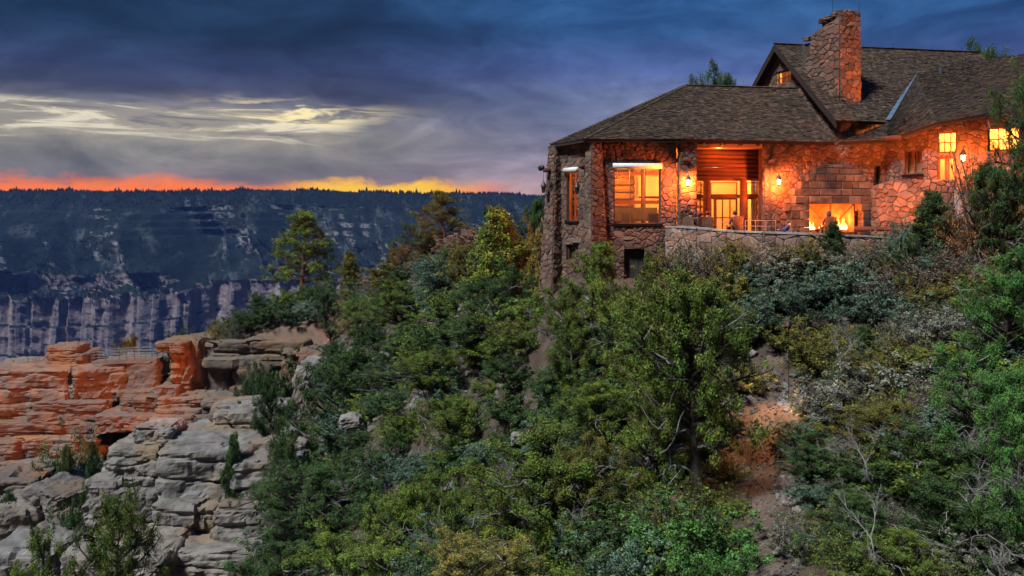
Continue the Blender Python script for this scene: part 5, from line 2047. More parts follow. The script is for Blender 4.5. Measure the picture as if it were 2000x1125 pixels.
def seated_person(loc, rz, label, coat, trousers, hood=False, lean=0.0, group='people sitting on the terrace'):
    """Continuous body grown over a seated skeleton facing local +Y."""
    J = {'pelvis': (0, -0.12, 0.50, .16), 'waist': (0, -0.13 + lean * .3, 0.66, .145), 'chest': (0, -0.13 + lean * .7, 0.87, .165), 'neck': (0, -0.11 + lean, 1.03, .065),
         'head0': (0, -0.095 + lean, 1.12, .085), 'head1': (0, -0.08 + lean, 1.20, .10), 'head2': (0, -0.085 + lean, 1.275, .07)}
    E = [('pelvis', 'waist'), ('waist', 'chest'), ('chest', 'neck'), ('neck', 'head0'), ('head0', 'head1'), ('head1', 'head2')]
    for s, n in ((-1, 'l'), (1, 'r')):
        J.update({'sh' + n: (s * .18, -0.13 + lean * .8, 0.95, .075), 'el' + n: (s * .26, -0.02 + lean * .6, 0.71, .055), 'wr' + n: (s * .14, 0.2, 0.66, .04), 'ha' + n: (s * .10, 0.28, 0.645, .042),
                  'hip' + n: (s * .10, 0.02, 0.50, .10), 'kn' + n: (s * .13, 0.36, 0.50, .075), 'an' + n: (s * .13, 0.38, 0.09, .05), 'to' + n: (s * .14, 0.55, 0.05, .042)})
        E += [('chest', 'sh' + n), ('sh' + n, 'el' + n), ('el' + n, 'wr' + n), ('wr' + n, 'ha' + n), ('pelvis', 'hip' + n), ('hip' + n, 'kn' + n), ('kn' + n, 'an' + n), ('an' + n, 'to' + n)]
    names = list(J)
    me = bpy.data.meshes.new('person')
    me.from_pydata([J[n][:3] for n in names], [(names.index(a), names.index(b)) for a, b in E], [])
    tmp = bpy.data.objects.new('tmp', me)
    COL.objects.link(tmp)
    sk = tmp.modifiers.new('skin', 'SKIN')
    for i, n in enumerate(names):
        v = me.skin_vertices[0].data[i]
        v.radius = (J[n][3], J[n][3] * (0.72 if n in ('waist', 'chest', 'pelvis') else 1.0))
        v.use_root = (n == 'pelvis')
    ss = tmp.modifiers.new('sub', 'SUBSURF')
    ss.levels = ss.render_levels = 2
    dg = bpy.context.evaluated_depsgraph_get()
    body = bpy.data.meshes.new_from_object(tmp.evaluated_get(dg))
    bpy.data.objects.remove(tmp)
    body.name = 'person_body'
    for mt in (coat, trousers, SKIN):
        body.materials.append(mt)
    for p in body.polygons:
        c = p.center
        p.use_smooth = True
        p.material_index = 2 if (c.z > 1.05 or (c.y > 0.21 and c.z > 0.58)) else (0 if c.z > 0.60 or (abs(c.x) > .17 and c.z > .55) else 1)
    root = tag(empty('person', loc, rz), label, 'person', group)
    link('body', body, root)
    m = MB()
    hy = -0.095 + lean
    if hood:
        m.lathe([(0.10, 1.03), (0.125, 1.10), (0.135, 1.19), (0.115, 1.27), (0.05, 1.33), (0.01, 1.345)], (0, hy - 0.02, 0), 10)
        m.build('hood', coat, root, True)
    else:
        m.lathe([(0.085, 1.13), (0.112, 1.18), (0.115, 1.24), (0.085, 1.30), (0.02, 1.325)], (0, hy - 0.015, 0), 10)
        m.build('hair', HAIR, root, True)
    m = MB()
    m.box((0, hy + 0.11, 1.185), (0.022, 0.03, 0.045))
    m.build('nose', SKIN, root)
    return root


cl = lambda n, c: pmat(n, c, None, rough=0.85)
NAVY, PLUM, RED, GREYC, BLUE, BLACK = cl('navy_coat', (0.03, 0.035, 0.06)), cl('plum_coat', (0.09, 0.04, 0.05)), cl('red_coat', (0.30, 0.03, 0.03)), cl('grey_coat', (0.10, 0.085, 0.08)), cl('blue_jacket', (0.03, 0.06, 0.28)), cl('dark_trousers', (0.03, 0.03, 0.035))
ppl = [(1617, 44.9, 0.05, 'person in dark hooded coat sitting in front of the blazing terrace fireplace', NAVY, True, 0.0),
       (1349, 44.2, -0.5, 'person in dark coat slumped in a chair beside the lantern pillar', GREYC, False, 0.05),
       (1365, 44.35, 0.3, 'person in grey hood seated close to the pillar by the porch', PLUM, True, 0.1),
       (1382, 44.3, -0.2, 'person in red coat seated before the porch doors', RED, False, 0.05),
       (1435, 43.2, 0.2, 'person in dark plum coat seated behind the terrace wall near the handrail', PLUM, False, 0.08),
       (1531, 42.6, 1.2, 'person in bright blue jacket reclining just behind the terrace wall', BLUE, False, -0.12)]
for (x, Y, rz, lab, coat, hood, lean) in ppl:
    p = Vector((at(x, 0, Y).x, Y, TZ))
    if 'reclining' in lab:
        pp = seated_person(p - Vector((0, 0, 0.30)), rz, lab, coat, BLACK, hood, lean)
        pp.location.z = TZ - 0.34
        pp.location = p
        pp.scale = (1, 1, 0.62)
        continue
    seated_person(p, rz, lab, coat, BLACK, hood, lean)
    log_chair(p, rz, lab.replace('person in', 'wooden slat chair under the person in').split(' sitting')[0].split(' slumped')[0].split(' seated')[0])
# low bench along the fireplace side
bn = tag(empty('log_bench', (at(1715, 0, 44.2).x, 44.2, TZ)), 'long log bench right of the terrace fireplace', 'bench')
m = MB()
m.tube([(-1.2, 0, 0.42), (1.1, -0.5, 0.42)], 0.12, 8)
m.build('seat', LOG, bn, True)
for t in (-0.9, 0.8):
    m = MB()
    m.box((t, -0.22 - t * 0.2, 0.15), (0.2, 0.3, 0.3))
    m.build('leg', LOG, bn)
# blue folded blanket on the wall
# ================================================================== vegetation
def leaf_mat(name, c, trans=0.07, var=0.22):
    m = bpy.data.materials.new(name)
    m.use_nodes = True
    nt = m.node_tree
    nt.nodes.clear()
    q = NG(nt)
    at_ = q.node('ShaderNodeAttribute', attribute_name='tint')
    oi = q.node('ShaderNodeObjectInfo')
    v = q.m('ADD', 1.0 - var, q.m('MULTIPLY', oi.outputs['Random'], 2 * var))
    col = q.mix(1.0, q.mix(1.0, (*c, 1), at_.outputs['Color'], 'MULTIPLY'), q.xyz(v, v, v), 'MULTIPLY')
    d = q.node('ShaderNodeBsdfPrincipled')
    d.inputs['Roughness'].default_value = 0.6
    d.inputs['Specular IOR Level'].default_value = 0.25
    nt.links.new(col, d.inputs['Base Color'])
    t = q.node('ShaderNodeBsdfTranslucent')
    nt.links.new(col, t.inputs[0])
    mx = q.node('ShaderNodeMixShader')
    mx.inputs[0].default_value = trans
    nt.links.new(d.outputs[0], mx.inputs[1])
    nt.links.new(t.outputs[0], mx.inputs[2])
    o = q.node('ShaderNodeOutputMaterial')
    nt.links.new(mx.outputs[0], o.inputs[0])
    return m


LEAF = {
    'green': leaf_mat('juniper_green', (0.095, 0.145, 0.021)),
    'bright': leaf_mat('fresh_green', (0.058, 0.148, 0.032)),
    'dark': leaf_mat('dark_green', (0.042, 0.084, 0.022)),
    'olive': leaf_mat('olive_green', (0.115, 0.120, 0.024)),
    'teal': leaf_mat('blue_green', (0.085, 0.145, 0.095)),
    'grey': leaf_mat('grey_green', (0.155, 0.165, 0.125)),
    'brown': leaf_mat('dry_brown', (0.165, 0.125, 0.10)),
    'yellow': leaf_mat('yellow_green', (0.17, 0.16, 0.04)),
    'rust': leaf_mat('rusty', (0.19, 0.09, 0.035)),
    'mauve': leaf_mat('grey_mauve', (0.125, 0.115, 0.125)),
}
BARK = pmat('bark', (0.075, 0.055, 0.042), (0.045, 0.034, 0.028), 6.0, 0.95, 0.7, 20)
PINEBARK = pmat('pine_bark', (0.17, 0.085, 0.05), (0.10, 0.05, 0.035), 4.0, 0.95, 0.7, 14)
DEADWOOD = pmat('dead_wood', (0.24, 0.22, 0.205), (0.16, 0.145, 0.135), 5.0, 0.9, 0.4, 20)


def unit(v):
    return v / (np.linalg.norm(v, axis=-1, keepdims=True) + 1e-9)


def leaf_quads(C, D, L, W, rng, N=None):
    """Diamond leaves: centres C, long axis D, length L, width W."""
    r = unit(rng.normal(size=C.shape)) if N is None else N
    S = unit(np.cross(D, r)) * (W / 2)[:, None]
    F = D * (L / 2)[:, None]
    return np.stack([C - F, C + S, C + F, C - S], 1).reshape(-1, 3)


def tuft_cloud(T, O, rad, k, leaf, rng, up=0.4, spread=0.8, elong=1.0, hue=0.12, aspect=0.42):
    """k leaves round each tuft centre T (outward dir O)."""
    n = len(T)
    Ti = np.repeat(T, k, 0)
    Oi = np.repeat(O, k, 0)
    ri = np.repeat(rad, k)[:, None]
    off = rng.normal(size=(n * k, 3))
    off = unit(off) * (rng.uniform(0, 1, (n * k, 1)) ** 0.55)
    along = (off * Oi).sum(-1, keepdims=True)
    off = off + Oi * along * (elong - 1)
    C = Ti + off * ri
    rv = rng.normal(size=C.shape)
    on = unit(off + 1e-6)
    D = unit(rv - on * (rv * on).sum(-1, keepdims=True) + on * 0.55 + np.array([0, 0, up * 0.3]))
    L = leaf * rng.uniform(0.6, 1.35, n * k)
    V = leaf_quads(C, D, L, L * aspect * rng.uniform(0.7, 1.3, n * k), rng, unit(on + rng.normal(size=C.shape) * 0.35))
    tv = np.repeat(rng.uniform(0.5, 1.5, n), k) * rng.uniform(0.7, 1.3, n * k)
    tip = np.clip(along[:, 0] * 0.5 + 0.5, 0, 1)          # young growth at the tips is yellower
    th = np.repeat(rng.normal(0, hue, n), k)
    col = np.stack([tv * (1 + th + 0.25 * tip), tv * (1 + 0.12 * tip), tv * (1 - th * 0.6)], -1)
    return V, np.repeat(np.clip(col, 0.2, 2.2), 4, 0)


def limb(mb, p0, d0, length, r0, rng, n=5, droop=0.0, wob=0.25, lift=0.0):
    pts, rad = [p0], [r0]
    d = d0 / np.linalg.norm(d0)
    p = p0.copy()
    for i in range(n):
        d = d + rng.normal(size=3) * wob / n * 1.6 + np.array([0, 0, lift / n - droop / n])
        d = d / np.linalg.norm(d)
        p = p + d * length / n
        pts.append(p.copy())
        rad.append(r0 * (1 - 0.85 * (i + 1) / n) + 0.0012)
    mb.tube(pts, rad, 5 if r0 > 0.008 else 4, False)
    return np.array(pts), d


def make_tree(seed, profile, nbr=44, h0=0.12, tufts=6, k=70, leaf=0.016, R=0.5, rise=0.6, lift=0.3, droop=0.0, tr=0.035, tuft_r=0.055, stems=1,
              elong=1.3, lean=0.10, up=0.4, sub=2, flat=1.0, spread=0.8, bark=None, aspect=0.42, dead=0):
    """Unit-height tree (H = 1). Returns (crown mesh, trunk mesh[, dead branch mesh])."""
    rng = np.random.default_rng(seed)
    mb = MB()
    dm = MB()
    T, O, RR = [], [], []
    trunks = []
    for s in range(stems):
        a = rng.uniform(0, 6.28)
        d = np.array([math.cos(a), math.sin(a), 0]) * (lean if stems == 1 else 0.45) + np.array([0, 0, 1.0])
        pts = [np.array([0, 0, -0.06])]
        dd = d / np.linalg.norm(d)
        nseg = 9
        for i in range(nseg):
            dd = dd + rng.normal(size=3) * np.array([1, 1, 0.2]) * lean * 0.55 + np.array([0, 0, 0.12])
            dd = dd / np.linalg.norm(dd)
            pts.append(pts[-1] + dd * (1.0 * (0.95 if s == 0 else rng.uniform(0.6, 0.9)) + 0.06) / nseg / max(0.75, dd[2]))
        rad = [tr * (1 - 0.9 * i / nseg) * (1.25 if i == 0 else 1) / (1 + 0.25 * (stems - 1)) for i in range(nseg + 1)]
        mb.tube(pts, rad, 7, False)
        trunks.append(np.array(pts))
    for b in range(nbr):
        tk = trunks[b % stems]
        h = h0 + (0.97 - h0) * ((b + rng.uniform(0, 1)) / nbr) ** 0.9
        f = h * (len(tk) - 1)
        i = min(int(f), len(tk) - 2)
        p0 = tk[i] * (1 - (f - i)) + tk[i + 1] * (f - i)
        a = b * 2.399 + rng.uniform(-.5, .5)
        ln = R * profile(h) * rng.uniform(0.5, 1.18)
        if ln < 0.02:
            continue
        d = np.array([math.cos(a), math.sin(a), rise * rng.uniform(0.5, 1.4) + 1.2 * max(0, h - 0.8)])
        pts, de = limb(mb, p0, d, ln, max(0.004, tr * 0.42 * (1 - h * 0.55)), rng, 5, droop, 0.35, lift)
        subs = [(pts, ln)]
        for s in range(sub):
            j = rng.integers(2, 5)
            dv = unit((pts[j] - pts[j - 1]) / (ln / 5) + rng.normal(size=3) * 0.75)
            q_, _ = limb(mb, pts[j], dv, ln * rng.uniform(0.3, 0.55), 0.005, rng, 3, droop, 0.4, lift)
            subs.append((q_, ln * 0.45))
        for (q_, l_) in subs:
            nt_ = max(1, int(round(tufts * l_ / max(ln, 1e-6) * rng.uniform(0.7, 1.3))))
            for t in range(nt_):
                w = rng.uniform(0.35, 1.05) if l_ == ln else rng.uniform(0.4, 1.05)
                f2 = min(w, 1.0) * (len(q_) - 1)
                i2 = min(int(f2), len(q_) - 2)
                c = q_[i2] * (1 - (f2 - i2)) + q_[i2 + 1] * (f2 - i2)
                c = c + rng.normal(size=3) * 0.022 * np.array([1, 1, flat])
                o = unit((c - np.array([0, 0, c[2] * 0.75])) + np.array([0, 0, 0.12]) + rng.normal(size=3) * 0.05)
                T.append(c)
                O.append(o)
                RR.append(tuft_r * rng.uniform(0.6, 1.3))
    for b in range(dead):                       # bleached bare branches inside the crown
        tk = trunks[b % stems]
        h = rng.uniform(0.15, 0.85)
        p0 = tk[min(int(h * (len(tk) - 1)), len(tk) - 2)]
        a = rng.uniform(0, 6.28)
        pts, _ = limb(dm, p0, np.array([math.cos(a), math.sin(a), rng.uniform(-.1, .6)]), R * profile(h) * rng.uniform(0.9, 1.2), 0.0055, rng, 6, 0.0, 0.7, 0.1)
        for s in range(5):
            j = rng.integers(2, 7)
            q_, _ = limb(dm, pts[min(j, 6)], unit(pts[min(j, 6)] - pts[j - 1]) + rng.normal(size=3) * 0.7, R * rng.uniform(0.12, 0.32), 0.003, rng, 3, 0.0, 0.6, 0.1)
    T, O, RR = np.array(T), np.array(O), np.array(RR)
    V, tint = tuft_cloud(T, O, RR, k, leaf, rng, up, spread, elong, aspect=aspect)
    crown = tri_mesh('crown_mesh', V, 4, LEAF['green'], tint)
    trunk = bpy.data.meshes.new('trunk_mesh')
    trunk.from_pydata([tuple(map(float, v)) for v in mb.v], [], mb.f)
    trunk.materials.append(bark or BARK)
    for p in trunk.polygons:
        p.use_smooth = True
    if dead:
        dmesh = bpy.data.meshes.new('dead_branch_mesh')
        dmesh.from_pydata([tuple(map(float, v)) for v in dm.v], [], dm.f)
        dmesh.materials.append(DEADWOOD)
        return crown, trunk, dmesh
    return crown, trunk


def make_shrub(seed, k=46, leaf=0.035, nst=34, R=0.55, tuft_r=0.085, per=4, twig=0.006, aspect=0.55, rounder=1.0, hollow=0.45):
    """Unit-height many-stemmed shrub."""
    rng = np.random.default_rng(seed)
    mb = MB()
    T, O, RR = [], [], []
    for s in range(nst):
        a = s * 2.399 + rng.uniform(-.4, .4)
        e = math.acos(rng.uniform(0.12, 1.0))
        d = np.array([math.cos(a) * math.sin(e), math.sin(a) * math.sin(e), math.cos(e)])
        ln = rng.uniform(0.75, 1.08) * (1.0 / max(0.6, 1.0)) * (R * 1.05 * math.sin(e) + 0.9 * math.cos(e)) * rng.uniform(0.8, 1.05)
        p0 = np.array([rng.normal() * 0.05, rng.normal() * 0.05, -0.05])
        pts, de = limb(mb, p0, d + np.array([0, 0, 0.25]), ln, twig * 2.2, rng, 5, 0.15, 0.45, 0.1)
        for s2 in range(2):
            j = rng.integers(2, 5)
            q_, _ = limb(mb, pts[j], unit(pts[j] - pts[j - 1]) + rng.normal(size=3) * 0.6, ln * 0.35, twig, rng, 3, 0.0, 0.5, 0.2)
            T.append(q_[-1]); O.append(unit(q_[-1] + np.array([0, 0, .2]))); RR.append(tuft_r * rng.uniform(0.6, 1.2))
        for t in range(per):
            w = rng.uniform(hollow, 1.0)
            f = w * 4.999
            i = int(f)
            c = pts[i] * (1 - (f - i)) + pts[i + 1] * (f - i) + rng.normal(size=3) * 0.035
            T.append(c); O.append(unit(c + np.array([0, 0, 0.2]))); RR.append(tuft_r * rng.uniform(0.6, 1.3))
    T, O, RR = np.array(T), np.array(O), np.array(RR)
    T[:, 2] = np.maximum(T[:, 2], 0.03)
    V, tint = tuft_cloud(T, O, RR, k, leaf, rng, 0.3, 1.0, 1.0, 0.10, aspect)
    crown = tri_mesh('crown_mesh', V, 4, LEAF['green'], tint)
    trunk = bpy.data.meshes.new('stem_mesh')
    trunk.from_pydata([tuple(map(float, v)) for v in mb.v], [], mb.f)
    trunk.materials.append(BARK)
    return crown, trunk


def lin(*pts):
    xs, ys = [p[0] for p in pts], [p[1] for p in pts]
    return lambda h: float(np.interp(h, xs, ys))


J = lin((0, .5), (.25, .95), (.45, 1.0), (.7, .72), (.9, .38), (1, .12))
RND = lin((0, .55), (.25, .9), (.55, 1.0), (.8, .8), (1, .35))
CON = lin((0, 1.0), (.15, 1.0), (.5, .62), (.8, .28), (1, .05))
PON = lin((0, .3), (.26, .6), (.36, 1.0), (.55, .84), (.75, .52), (.9, .24), (1, .05))
PROTO = {
    'juniper': [make_tree(101, J, 58, .05, 5, 150, .0128, sub=1, tuft_r=.046, stems=2, lean=.16, dead=9, elong=1.0, lift=.15, aspect=.5),
                make_tree(102, J, 58, .08, 5, 150, .0128, sub=1, tuft_r=.046, lean=.14, dead=8, elong=1.0, lift=.15, aspect=.5),
                make_tree(103, RND, 56, .05, 5, 145, .0132, sub=1, tuft_r=.048, stems=3, lean=.16, dead=9, elong=1.0, lift=.1, aspect=.5),
                make_tree(104, J, 54, .04, 5, 145, .0134, sub=1, tuft_r=.050, stems=2, lean=.2, dead=12, elong=1.0, lift=.1, aspect=.5)],
    'pinyon': [make_tree(111, RND, 66, .34, 5, 112, .0138, tuft_r=.040, dead=10, lean=.13, rise=.35, lift=.1, aspect=.4, sub=2, elong=1.0),
               make_tree(112, RND, 58, .14, 4, 130, .0132, tuft_r=.044, lean=.2, dead=8, rise=.3, lift=.1, aspect=.4, sub=3, elong=1.0),
               make_tree(113, J, 56, .14, 4, 130, .0132, tuft_r=.044, lean=.18, dead=8, rise=.35, lift=.1, aspect=.4, sub=3, elong=1.0)],
    'fir': [make_tree(121, CON, 84, .04, 5, 64, .0160, R=.36, tuft_r=.036, rise=.25, lift=.1, droop=.1, lean=.04, elong=1.2, sub=3, aspect=.45),
            make_tree(122, CON, 70, .03, 5, 64, .0180, R=.40, tuft_r=.042, rise=.4, lift=.15, lean=.06, elong=1.1, sub=2, aspect=.45)],
    'ponderosa': [make_tree(131, PON, 44, .28, 5, 62, .0150, R=.32, tuft_r=.032, rise=.08, lift=.12, droop=.08, tr=.026, lean=.03, elong=1.0, sub=3, flat=.5, bark=PINEBARK, aspect=.3),
                  make_tree(132, PON, 32, .30, 5, 66, .0165, R=.34, tuft_r=.035, rise=.12, lift=.2, tr=.024, lean=.06, sub=3, flat=.6, bark=PINEBARK, aspect=.3)],
    'shrub': [make_shrub(141, k=60, nst=46, per=6, tuft_r=.08), make_shrub(142, leaf=.03, nst=52, k=60, per=6, tuft_r=.075), make_shrub(143, leaf=.04, nst=44, k=54, R=.62, per=6), make_shrub(144, leaf=.033, nst=50, k=58, R=.5, per=6)],
    'twiggy': [make_shrub(151, k=16, leaf=.030, nst=80, twig=.006, hollow=.3, per=6, aspect=.35), make_shrub(152, k=12, leaf=.032, nst=84, twig=.006, per=6, hollow=.3, aspect=.35)],
}
_count = {}


def plant(kind, px, py_top, Y, wpx, colour, label, group=None, var=None, rz=None, X=None, cat=None, zmin=0.5, sink=0.0):
    """Stand a copy of a prototype on the ground so its top reaches py_top and its crown spans wpx (as seen at distance Y)."""
    x = (px - 1000.0) / FPX * Y if X is None else X
    zg = gz(x, Y) - sink
    h = (HORIZON - py_top) / FPX * Y - zg
    w = wpx / FPX * Y
    h = max(h, zmin, 0.45 * w)
    protos = PROTO[kind]
    i = _count.get(kind, 0)
    _count[kind] = i + 1
    crown, trunk, *dead_ = protos[i % len(protos) if var is None else var]
    nm = {'juniper': 'juniper_tree', 'pinyon': 'pinyon_pine', 'fir': 'conical_conifer', 'ponderosa': 'ponderosa_pine', 'shrub': 'shrub', 'twiggy': 'twiggy_shrub'}[kind]
    root = tag(empty(nm, (x, Y, zg), random.uniform(0, 6.28) if rz is None else rz), label,
               cat or ('tree' if kind in ('juniper', 'pinyon', 'fir', 'ponderosa') else 'shrub'), group)
    R = {'juniper': .52, 'pinyon': .54, 'fir': .40, 'ponderosa': .31, 'shrub': .60, 'twiggy': .60}[kind]
    s = w / 2 / R * {'fir': 1.45, 'ponderosa': 1.3, 'juniper': 1.1, 'pinyon': 1.1}.get(kind, 1.0)
    s = min(max(s, h * 0.45), h * 1.7)
    root.scale = (s, s, h)
    c = link('crown', crown, root)
    c.material_slots[0].link = 'OBJECT'
    c.material_slots[0].material = LEAF[colour]
    if dead_:
        tag(link('dead_branches', dead_[0], root), kind='stuff')
    link('trunk' if kind in ('juniper', 'pinyon', 'fir', 'ponderosa') else 'stems', trunk, root)
    return root


